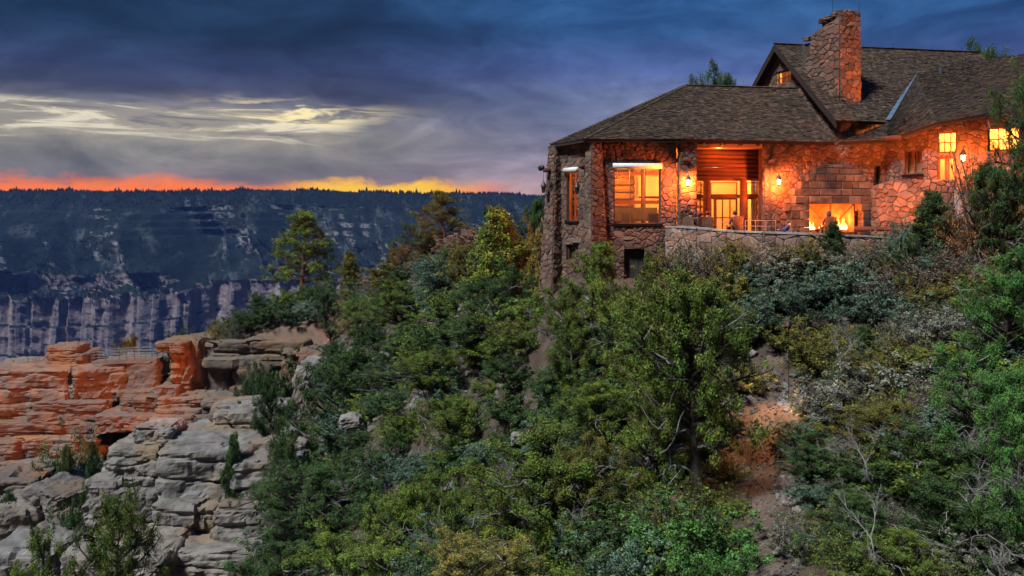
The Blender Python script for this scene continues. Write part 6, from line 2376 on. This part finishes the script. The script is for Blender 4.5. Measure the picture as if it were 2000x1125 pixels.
random.seed(21)
T_ = [
    # --- the ridge towards the point
    ('ponderosa', 588, 402, 124, 122, 'green', 'tall lone ponderosa pine standing on the saddle against the canyon', 0),
    ('ponderosa', 872, 366, 84, 96, 'olive', 'open-crowned pine rising above the wooded ridge left of the tower', 1),
    ('fir', 687, 487, 113, 56, 'olive', 'small rounded conifer on the skyline right of the lone ponderosa', 1),
    ('juniper', 648, 574, 99, 60, 'dark', 'dark little juniper with bare grey trunk at the edge of the red clearing', 1),
    ('juniper', 503, 570, 110, 46, 'dark', 'round dark juniper at the left end of the saddle thicket', 2),
    ('shrub', 470, 610, 110, 70, 'dark', 'dark shrub at the left foot of the saddle thicket', 0),
    ('shrub', 530, 596, 113, 90, 'dark', 'broad dark green shrub left of the lone ponderosa', 1),
    ('shrub', 570, 606, 112, 70, 'green', 'green shrub at the foot of the lone ponderosa', 2),
    ('shrub', 616, 592, 112, 80, 'dark', 'dark shrub right of the lone ponderosa trunk', 3),
    ('shrub', 485, 604, 106, 84, 'dark', 'dark shrub in the front row of the saddle thicket, outermost', 1),
    ('shrub', 545, 618, 105.2, 92, 'dark', 'dark shrub in the front row of the saddle thicket, under the ponderosa', 2),
    ('shrub', 606, 616, 105.4, 84, 'teal', 'blue-green shrub in the front row of the saddle thicket', 0),
    ('shrub', 634, 604, 105.5, 64, 'dark', 'dark shrub beside the little juniper with the grey trunk', 3),
    ('shrub', 430, 620, 106, 44, 'yellow', 'yellowing shrub on the cliff edge beside the pale ledge', 0),
    ('twiggy', 456, 622, 104, 48, 'grey', 'grey twiggy shrub on the cliff edge beside the yellowing one', 0),
    ('shrub', 391, 650, 103.6, 30, 'rust', 'rust-coloured bush on top of the streaked cliff face', 1),
    ('shrub', 356, 640, 110, 44, 'dark', 'dark green bush behind the sloping railing', 2),
    ('juniper', 240, 648, 113, 46, 'olive', 'olive juniper rising behind the footbridge railing', 3),
    ('twiggy', 112, 664, 107, 60, 'rust', 'reddish twiggy bush behind the rock knob', 1),
    ('fir', 765, 470, 92, 40, 'dark', 'slim dark conifer at the top of the ridge left of the rusty trees', 0),
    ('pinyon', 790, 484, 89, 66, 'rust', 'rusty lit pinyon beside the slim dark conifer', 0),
    ('juniper', 760, 520, 88, 70, 'olive', 'olive juniper just below the rusty ridge pinyon', 0),
    ('juniper', 826, 446, 84, 76, 'dark', 'dark round juniper left of the open-crowned pine', 2),
    ('twiggy', 843, 430, 86, 60, 'brown', 'bare twiggy shrub beside the open-crowned pine trunk', 1),
    ('shrub', 900, 470, 76, 80, 'green', 'green shrub on the ridge crest right of the open-crowned pine', 0),
    ('shrub', 862, 490, 76, 90, 'teal', 'blue-green shrub on the crest below the open-crowned pine', 1),
    ('shrub', 740, 540, 97, 70, 'brown', 'tan brush above the red clearing', 2),
    ('shrub', 700, 556, 104, 60, 'dark', 'dark brush on the upper edge of the red clearing', 3),
    ('pinyon', 1415, 146, 62, 64, 'dark', 'dark treetop peeping over the ridge of the low roof', 0),
    ('pinyon', 1893, 96, 80, 60, 'dark', 'dark treetop peeping over the end of the upper ridge', 2),
    ('fir', 986, 395, 56, 165, 'green', 'large conical conifer glowing amber left of the stone tower', 0),
    ('juniper', 1034, 396, 68, 56, 'dark', 'dark round juniper peeping between amber conifer and tower', 1),
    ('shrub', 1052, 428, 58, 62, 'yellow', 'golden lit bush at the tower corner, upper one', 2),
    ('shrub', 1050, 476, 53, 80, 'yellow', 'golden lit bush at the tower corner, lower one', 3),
    ('juniper', 930, 470, 66, 90, 'olive', 'olive juniper hugging the left side of the amber conifer', 2),
    ('juniper', 1010, 520, 52, 120, 'dark', 'shaded dark juniper below the amber conifer', 0),
    ('pinyon', 950, 560, 57, 120, 'dark', 'shaded dark pinyon left below the amber conifer', 1),
    # --- at the foot of the tower and terrace
    ('juniper', 1150, 476, 41.6, 120, 'green', 'green juniper growing against the tower buttress', 1),
    ('juniper', 1105, 545, 41.0, 130, 'green', 'bushy green juniper at the foot of the tower, lower left of the cellar door', 3),
    ('fir', 1262, 484, 42.4, 24, 'green', 'tiny pointed conifer beside the dark cellar door', 1),
    ('shrub', 1215, 545, 41.0, 90, 'green', 'low green shrub in front of the cellar door', 0),
    ('shrub', 1305, 482, 42.0, 110, 'olive', 'olive brush under the right end of the tower wall', 1),
    ('twiggy', 1385, 450, 41.2, 100, 'brown', 'tan twiggy brush poking over the terrace wall below the porch', 0),
    ('shrub', 1452, 456, 40.6, 40, 'yellow', 'yellow-green grassy clump against the terrace wall', 3),
    ('shrub', 1340, 462, 41.8, 90, 'grey', 'grey-green brush against the terrace wall below the lantern pillar', 0),
    ('shrub', 1420, 466, 41.0, 90, 'olive', 'olive brush against the terrace wall left of the grassy clump', 2),
    ('twiggy', 1476, 470, 40.6, 80, 'brown', 'tan twigs against the terrace wall right of the grassy clump', 1),
    ('shrub', 1540, 468, 40.4, 80, 'yellow', 'yellowish brush against the terrace wall below the reclining figure', 1),
    ('shrub', 1715, 462, 40.2, 80, 'olive', 'olive brush against the terrace wall below the retaining wall', 3),
    ('shrub', 1660, 474, 39.6, 80, 'grey', 'grey-green brush right of the fireplace conifer', 2),
    ('shrub', 1510, 482, 40.2, 110, 'grey', 'grey-green shrub against the terrace wall under the fireplace lantern', 2),
    ('shrub', 1575, 462, 40.2, 80, 'olive', 'olive shrub against the terrace wall left of the fireplace spruce', 0),
    ('fir', 1630, 428, 40.0, 62, 'dark', 'dark pointed little conifer in front of the terrace fireplace', 1),
    ('twiggy', 1690, 468, 40.0, 90, 'grey', 'grey twiggy shrub at the right end of the terrace wall', 1),
    ('fir', 1818, 366, 38.6, 118, 'dark', 'dark broad conifer in front of the stone steps', 1),
    ('shrub', 1752, 418, 39.6, 80, 'teal', 'blue-green bush left of the dark conifer by the steps', 1),
    ('juniper', 1968, 322, 36.0, 150, 'dark', 'tall shadowy juniper crowding the upper doors at the frame edge', 1),
    ('pinyon', 2040, 130, 35.0, 120, 'dark', 'dark pine overhanging the wing roof at the frame edge', 0),
    ('twiggy', 1915, 250, 37.5, 110, 'rust', 'leafless twiggy tree in front of the wing lantern', 0),
    ('shrub', 1880, 440, 38.0, 110, 'rust', 'reddish shrub at the foot of the shadowy juniper', 3),
    # --- middle slope, left
    ('juniper', 640, 690, 72, 170, 'dark', 'big dark juniper at the cliff end, trunk showing below', 1),
    ('pinyon', 720, 620, 82, 150, 'green', 'pinyon below the red clearing', 1),
    ('juniper', 790, 560, 76, 150, 'green', 'spreading green juniper high on the ravine slope under the rusty pinyon', 0),
    ('juniper', 866, 590, 66, 150, 'green', 'green juniper in the middle of the ravine slope', 3),
    ('shrub', 880, 520, 72, 140, 'teal', 'broad blue-green shrub on the upper ravine slope', 0),
    ('pinyon', 940, 620, 56, 130, 'dark', 'dark pinyon above the small rock shelf', 2),
    ('pinyon', 850, 690, 57, 190, 'green', 'wide pinyon left of the small rock shelf', 0),
    ('juniper', 700, 650, 84, 120, 'olive', 'olive juniper under the bare saddle', 2),
    ('juniper', 775, 670, 68, 150, 'dark', 'dark juniper in the middle of the ravine', 1),
    ('juniper', 905, 760, 46, 150, 'green', 'rounded green juniper below the small rock shelf', 2),
    ('juniper', 1010, 740, 43, 130, 'dark', 'dark juniper right of the small rock shelf', 0),
    ('pinyon', 560, 850, 60, 130, 'dark', 'spindly dark pinyon in front of the pale bluff', 2),
    ('pinyon', 610, 930, 53, 210, 'dark', 'shadowy pinyon at the right foot of the pale bluff', 1),
    ('juniper', 720, 855, 55, 110, 'dark', 'dark juniper beside the scree gully', 3),
    ('juniper', 530, 742, 82, 84, 'dark', 'dark juniper growing against the streaked cliff', 0),
    ('fir', 468, 780, 86, 26, 'dark', 'small pointed conifer on the sandstone ledge', 0),
    ('fir', 490, 782, 86, 22, 'dark', 'tiny pointed conifer beside the one on the sandstone ledge', 1),
    ('shrub', 502, 690, 100.5, 34, 'dark', 'bush clinging to the streaked cliff face, left one', 1),
    ('shrub', 566, 690, 97.5, 28, 'dark', 'bush clinging to the streaked cliff face, right one', 2),
    ('shrub', 352, 826, 92, 100, 'green', 'bright green shrub on the terrace of rock under the buttress', 0),
    ('fir', 456, 836, 78, 30, 'dark', 'sapling on the top edge of the pale bluff', 1),
    # --- lower left
    ('pinyon', 210, 978, 63, 190, 'green', 'spreading green pinyon at the foot of the cracked bluff', 1),
    ('juniper', 80, 1030, 66, 150, 'green', 'green juniper in the lower corner beside the cracked bluff pinyon', 0),
    ('fir', 132, 862, 92, 46, 'dark', 'dark conical conifer in the notch below the orange outcrop', 0),
    ('fir', 186, 858, 88, 44, 'dark', 'thin dark conifer against the left edge of the pale bluff', 1),
    ('shrub', 96, 880, 95, 90, 'dark', 'dark brush in the notch left of the dark conical conifer', 0),
    ('shrub', 150, 840, 96, 80, 'teal', 'blue-green brush under the orange outcrop', 2),
    ('juniper', 10, 950, 88, 70, 'dark', 'dark juniper cut by the picture edge under the orange outcrop', 3),
    ('shrub', 140, 960, 82, 70, 'dark', 'dark brush in the gully left of the pale bluff', 1),
    # --- centre front
    ('juniper', 760, 955, 41, 150, 'green', 'rounded juniper with pale scree behind it', 1),
    ('juniper', 690, 1050, 38, 190, 'green', 'juniper crown rising from the lower edge left of the scree', 2),
    ('juniper', 570, 1060, 43, 180, 'dark', 'dark juniper crown at the lower edge under the shadowy pinyon', 0),
    ('juniper', 1035, 832, 31, 270, 'green', 'large yellow-green juniper with bleached dead limbs', 0),
    ('juniper', 900, 930, 34, 150, 'green', 'juniper left of the one with bleached limbs', 3),
    ('juniper', 965, 1044, 27, 250, 'yellow', 'yellow-green juniper crown at the lower edge of the picture', 2),
    ('juniper', 1120, 610, 38.5, 140, 'green', 'rounded juniper below the tower, uphill of the big pinyon', 0),
    ('juniper', 1215, 556, 37, 210, 'green', 'wide juniper below the cellar door', 2),
    ('pinyon', 1372, 552, 28.0, 330, 'green', 'big dark-trunked pinyon left of the trail', 0),
    ('juniper', 1260, 690, 31, 200, 'green', 'juniper crowding the left side of the big pinyon', 3),
    ('juniper', 1150, 740, 34, 190, 'green', 'juniper uphill of the one with bleached limbs', 1),
    ('pinyon', 1080, 700, 40, 150, 'dark', 'dark pinyon left of the juniper rows in the slope centre', 2),
    ('juniper', 1185, 850, 29, 190, 'olive', 'olive juniper between the bleached limbs and the big pinyon', 0),
    ('shrub', 1350, 985, 24.0, 230, 'bright', 'lush leafy green shrub left of the trail at the lower edge', 2),
    ('shrub', 1262, 1040, 23.5, 170, 'teal', 'blue-green leafy shrub at the lower edge left of the lush one', 0),
    ('shrub', 1400, 1050, 22.0, 150, 'bright', 'lush green shrub hugging the trail edge at the lower frame', 3),
    ('juniper', 1360, 600, 38, 170, 'olive', 'amber-tipped juniper above the big pinyon', 1),
    # --- right slope
    ('shrub', 1560, 548, 38, 170, 'teal', 'large blue-green shrub on the slope below the fireplace', 1),
    ('shrub', 1480, 566, 37.4, 150, 'teal', 'blue-green shrub left of the large one below the fireplace', 0),
    ('shrub', 1640, 500, 38.6, 150, 'teal', 'blue-green shrub close under the pointed conifer', 2),
    ('twiggy', 1726, 532, 37, 190, 'mauve', 'wide mauve-grey leafless shrub on the right slope', 0),
    ('twiggy', 1800, 480, 37.6, 170, 'brown', 'tan leafless brush above the mauve-grey shrub', 1),
    ('twiggy', 1862, 466, 37, 130, 'brown', 'tan leafless brush under the shadowy juniper', 0),
    ('shrub', 1622, 626, 34, 150, 'olive', 'olive shrub right of the trail bend', 3),
    ('fir', 1690, 636, 33, 74, 'dark', 'dense dark green cone-shaped bush right of the trail bend', 1),
    ('shrub', 1845, 590, 32, 170, 'grey', 'pale grey-green shrub beside the right-hand junipers', 1),
    ('shrub', 1770, 690, 29.5, 190, 'grey', 'silvery shrub above the twiggy junipers', 2),
    ('shrub', 1660, 720, 30, 170, 'grey', 'silvery green shrub between cone-shaped bush and twiggy junipers', 0),
    ('juniper', 1965, 488, 27.5, 230, 'bright', 'bright green juniper high at the frame edge', 0),
    ('juniper', 1930, 690, 23.5, 230, 'bright', 'bright green juniper in the middle of the frame edge', 2),
    ('juniper', 2010, 770, 20.5, 210, 'bright', 'bright green juniper with grey twigs low at the frame edge', 1),
    ('juniper', 1715, 765, 26.5, 300, 'olive', 'sprawling olive juniper full of grey twigs right of the trail', 3),
    ('juniper', 1575, 840, 27.5, 200, 'dark', 'dark juniper reaching over the trail from the right', 0),
    ('juniper', 1850, 840, 23, 250, 'dark', 'dark juniper behind the bleached snag', 2),
    ('pinyon', 1660, 950, 22.5, 220, 'dark', 'shaded pinyon at the trail edge below the bleached snag', 2),
    ('juniper', 1910, 950, 20.5, 260, 'dark', 'shaded juniper in the lower corner of the frame', 3),
    ('juniper', 1770, 1030, 20.5, 220, 'green', 'green juniper crown at the lower edge right of the trail', 0),
    ('shrub', 1560, 1010, 23.5, 110, 'grey', 'grey shrub on the right edge of the trail', 1),
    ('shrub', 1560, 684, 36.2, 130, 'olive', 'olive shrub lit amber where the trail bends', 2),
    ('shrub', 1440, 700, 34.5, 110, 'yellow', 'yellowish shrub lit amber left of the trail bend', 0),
]
for (kind, px, py, Y, w, colr, lab, var) in T_:
    if kind in ('juniper', 'pinyon') and 520 < px < 1060 and Y > 30:
        w = w * 1.25                     # the ravine trees are broad-crowned
        py = py - 6
    plant(kind, px, py, Y, w, colr, lab, var=var)

# --- filler brush so the slope is overgrown
rngf = random.Random(99)
REGION = {'upper': 'brush below the terrace', 'right': 'brush right of the trail', 'centre': 'brush between the central junipers',
          'ravine': 'brush in the ravine', 'ridge': 'brush on the ridge crest'}
CW = {'green': 'green', 'bright': 'fresh green', 'dark': 'dark green', 'olive': 'olive', 'teal': 'blue-green', 'grey': 'grey-green', 'brown': 'tan', 'yellow': 'yellowish', 'rust': 'rusty', 'mauve': 'mauve-grey'}
STOP = set('the of at to in a an and by beside left right under on from between below above with over full its into just against among middle up one'.split())


def brush_label(colr, kd, px, py, Y):
    """Name a piece of brush by its look and by the larger plant it grows next to."""
    best, bd = None, 1e9
    for (k2, x2, y2, Y2, w2, c2, lab2, v2) in T_:
        d = math.hypot(px - x2, (py - y2 - 60) * 0.9) + abs(Y - Y2) * 6
        if d < bd:
            best, bd = (x2, y2, Y2, w2, lab2), d
    x2, y2, Y2, w2, lab2 = best
    if px < x2 - w2 * 0.2:
        rel = 'left of'
    elif px > x2 + w2 * 0.2:
        rel = 'right of'
    else:
        rel = 'in front of' if Y < Y2 else 'behind'
    words = lab2.split()[:8]
    while words and words[-1].strip(',') in STOP:
        words.pop()
    return ' '.join(['low', CW[colr], 'twigs' if kd == 'twiggy' else 'brush', rel, 'the'] + words)


taken = []
filled = []
nfill = 0
for tries in range(9000):
    Y = 20.5 + (92 - 20.5) * rngf.random() ** 1.5
    u = rngf.uniform(-0.26, 0.60)
    X = u * Y
    px = 1000 + FPX * u
    if nfill >= 290:
        break
    if X > 1.3 and Y > 40.6:
        continue
    if Y > 60 and px > 985:
        continue
    zg = gz(X, Y)
    gy_ = HORIZON - FPX * zg / Y
    if gy_ > 1180 or px < 560 or (px < 700 and gy_ < 660):
        continue
    pd = float(seg_dist(np.array([X]), np.array([Y]), PATH)[0])
    if math.hypot(X - lp_.x, Y - lp_.y) < 1.9:
        continue
    if pd < 0.9:
        continue
    if 640 < px < 725 and Y > 94:
        continue
    sp = 0.85 + Y * 0.018
    if any((X - a) ** 2 + (Y - b) ** 2 < sp * sp for a, b in taken):
        continue
    # leave the scree gully open
    if 780 < px < 900 and 860 < gy_ < 1010 and rngf.random() < 0.85:
        continue
    if px < 760 and gy_ > 820 and rngf.random() < 0.5:
        continue
    if px < 1000 and Y < 75 and rngf.random() < 0.45:
        continue
    taken.append((X, Y))
    if Y > 64:
        reg, cols = ('ridge', ['green', 'teal', 'dark', 'olive', 'brown']) if gy_ < 600 else ('ravine', ['dark', 'green', 'dark', 'teal'])
    elif px < 1000:
        reg, cols = 'ravine', ['dark', 'dark', 'green', 'teal']
    elif px < 1480 and gy_ > 640:
        reg, cols = 'centre', ['green', 'olive', 'dark', 'teal', 'green']
    elif gy_ <= 640:
        reg, cols = 'upper', ['teal', 'grey', 'olive', 'teal', 'green', 'yellow', 'brown']
    else:
        reg, cols = 'right', ['grey', 'olive', 'teal', 'mauve', 'green', 'dark', 'green', 'teal']
    h = rngf.uniform(0.9, 1.75) * (1.35 if Y > 50 else 1.0)
    if pd < 2.2:
        h *= 0.5
    kd = 'twiggy' if (rngf.random() < (0.4 if reg == 'right' else 0.15)) else 'shrub'
    w = h * rngf.uniform(1.7, 2.4)
    cc = rngf.choice(cols)
    pt_ = HORIZON - FPX * (zg + h) / Y
    filled.append((plant(kd, px, pt_, Y, w * FPX / Y, cc, brush_label(cc, kd, px, pt_, Y), REGION[reg], X=X, cat='brush', zmin=0.3), pt_))
    nfill += 1

by_label = {}
for o_, py_ in filled:
    by_label.setdefault(o_['label'], []).append((py_, o_))
for lab_, lst_ in by_label.items():
    lst_.sort(key=lambda e: -e[0])
    names_ = {2: ['lower', 'upper'], 3: ['lowest', 'middle', 'uppermost'], 4: ['lowest', 'second lowest', 'second highest', 'highest'],
              5: ['lowest', 'second lowest', 'middle', 'second highest', 'highest']}.get(len(lst_))
    for k_, (_, o_) in enumerate(lst_):
        o_['group'] = lst_[0][1]['group']
        if names_:
            o_['label'] = lab_.replace('low ', names_[k_] + ' ', 1)

# --- bleached dead limbs
def dead_limbs(seed, n=3, depth=3, r=0.022, gn=0.6):
    rng = np.random.default_rng(seed)
    mb = MB()

    def grow(p, d, ln, r, dep):
        pts = [p]
        q_ = p.copy()
        dd = d.copy()
        ns = 5
        for i in range(ns):
            dd = unit(dd + rng.normal(size=3) * 0.15)
            q_ = q_ + dd * ln / ns
            pts.append(q_.copy())
        mb.tube(pts, [r * (1 - 0.75 * i / ns) for i in range(ns + 1)], 5, False)
        if dep > 0:
            for k in range(rng.integers(3, 6)):
                i = rng.integers(1, ns + 1)
                grow(pts[i], unit(dd + rng.normal(size=3) * 0.45), ln * rng.uniform(0.35, 0.7), r * 0.6, dep - 1)
    for k in range(n):
        grow(np.zeros(3), unit(rng.normal(size=3) * np.array([1, .6, .5]) + np.array([0, -0.2, 0.6])), 1.0, r, depth)
    me = bpy.data.meshes.new('dead_limb_mesh')
    me.from_pydata([tuple(map(float, v)) for v in mb.v], [], mb.f)
    me.materials.append(DEADWOOD)
    return me


DL = [dead_limbs(s, 2 + s % 2) for s in (1, 2, 3, 4)]
for k, (px, py, Y, size, rx, ry, lab) in enumerate([
        (1045, 1000, 29.6, 1.7, 0, 0.55, 'curved bleached dead limb across the yellow-green juniper'),
        (1010, 935, 29.3, 1.2, 0.2, -0.3, 'pale forked dead twigs at the top of the bleached-limb juniper'),
        (1180, 1075, 25.3, 1.5, 0, 0.2, 'tangle of grey dead branches below the bleached-limb juniper'),
        (1130, 1020, 26.5, 1.3, 0.1, -0.2, 'grey dead branches in the shade left of the olive juniper'),
        (1700, 1050, 20.3, 1.3, 0.0, -0.75, 'pinkish bleached snag right of the trail'),
        (1895, 985, 19.0, 1.1, 0, 0.4, 'pale curved dead branches in front of the lower corner juniper'),
        (1930, 1045, 19.2, 1.2, 0, 0.9, 'long arching dead branch at the lower corner'),
        (1985, 950, 18.6, 0.8, 0, -0.6, 'wiry dead twigs on the low frame-edge juniper'),
        (1690, 905, 24.2, 1.2, 0, -0.5, 'blue-grey dead twigs in the sprawling olive juniper, middle'),
        (1760, 870, 24.4, 1.2, 0, 0.3, 'blue-grey dead twigs in the sprawling olive juniper, upper'),
        (1600, 880, 26.2, 0.9, 0, -0.6, 'dead twigs hanging over the trail'),
        (1885, 880, 21.2, 1.1, 0, 0.1, 'upright dead spike among the olive junipers'),
        (1640, 700, 29.5, 1.2, 0, -0.2, 'pale dead branch among the silvery shrubs'),
        (1930, 520, 34.0, 0.8, 0, -1.2, 'white dead twig beside the high frame-edge juniper'),
        (1340, 660, 28.8, 0.9, 0, 0.4, 'grey dead twigs high in the big pinyon'),
        (1420, 720, 27.6, 0.8, 0, -0.4, 'grey dead twigs on the trail side of the big pinyon'),
        (860, 905, 45.0, 1.8, 0, -0.4, 'blue-grey dead brush beside the scree gully'),
        (1050, 625, 43.0, 1.1, 0, -0.5, 'pale dead twigs at the left foot of the tower'),
        (1900, 420, 36.5, 1.6, 0, -0.3, 'dark bare branches in front of the stone steps'),
]):
    p = at(px, py, Y)
    root = tag(empty('dead_branch', p), lab, 'dead branch')
    root.rotation_euler = (rx, ry, 0)
    root.scale = (size * 0.62,) * 3
    o = link('limbs', DL[k % 4], root)

# --- dry grass on the slope
rng = np.random.default_rng(31)
ng = 9000
X_ = rng.uniform(-20, 20, ng * 3)
Y_ = 20 + 60 * rng.uniform(0, 1, ng * 3) ** 1.6
pd = seg_dist(X_, Y_, PATH)
mk = (np.abs(X_ / Y_) < 0.62) & (pd > 0.75) & ~((X_ > 1) & (Y_ > 40.6)) & ((fbm(P3(X_ / 4, Y_ / 4), 3, 66) > -0.1) | (pd < 1.6))
X_, Y_ = X_[mk][:ng], Y_[mk][:ng]
Z_ = ground(X_, Y_)
nb = 4
C = np.repeat(np.stack([X_, Y_, Z_], -1), nb, 0)
C[:, :2] += rng.normal(size=(len(C), 2)) * 0.07
D = unit(rng.normal(size=C.shape) * 0.45 + np.array([0, 0, 1.0]))
L = rng.uniform(0.12, 0.38, len(C))
V = leaf_quads(C + D * (L / 2)[:, None] * 0.9, D, L, 0.012 + 0 * L, rng)
tv = np.repeat(rng.uniform(0.6, 1.5, (len(C), 1)) * np.array([[1.0, 0.95, 0.8]]), 4, 0)
tag(link('dry_grass', tri_mesh('dry_grass', V, 4, LEAF['yellow'], tv)), 'thin dry grass on the slope', 'grass', None, 'stuff')

# --- low ground cover between the shrubs
rng = np.random.default_rng(32)
ng = 5200
X_ = rng.uniform(-26, 22, ng * 4)
Y_ = 20 + 78 * rng.uniform(0, 1, ng * 4) ** 1.4
pd = seg_dist(X_, Y_, PATH)
pxg = 1000 + FPX * X_ / Y_
mk = (np.abs(X_ / Y_) < 0.62) & (pd > 1.0) & ~((X_ > 1) & (Y_ > 40.6)) & (fbm(P3(X_ / 5, Y_ / 5), 3, 67) > -0.22)
mk &= ~((pxg < 640) & (Y_ > 70)) & ~((pxg > 640) & (pxg < 730) & (Y_ > 92))
X_, Y_ = X_[mk][:ng], Y_[mk][:ng]
Tt = np.stack([X_, Y_, ground(X_, Y_) + 0.08], -1)
Oo = np.tile(np.array([[0, 0, 1.0]]), (len(Tt), 1))
V, tint = tuft_cloud(Tt, Oo, rng.uniform(0.14, 0.38, len(Tt)), 18, 0.12, rng, 0.3, 1.0, 0.7, 0.2, 0.5)
tag(link('ground_cover', tri_mesh('ground_cover', V, 4, LEAF['dark'], tint)), 'low green ground cover between the shrubs', 'plants', None, 'stuff')
# ================================================================== evening air in the canyon
hz = MB()
hz.box((-300, 1100, -115), (8600, 2640, 432))
hm = bpy.data.materials.new('evening_haze')
hm.use_nodes = True
nt = hm.node_tree
nt.nodes.clear()
pv = nt.nodes.new('ShaderNodeVolumePrincipled')
pv.inputs['Color'].default_value = (0.14, 0.34, 1.0, 1)
pv.inputs['Density'].default_value = 0.000055
pv.inputs['Anisotropy'].default_value = 0.0
mo = nt.nodes.new('ShaderNodeOutputMaterial')
nt.links.new(pv.outputs[0], mo.inputs['Volume'])
tag(hz.build('haze', hm), 'thin blue evening haze filling the canyon', 'haze', None, 'stuff')
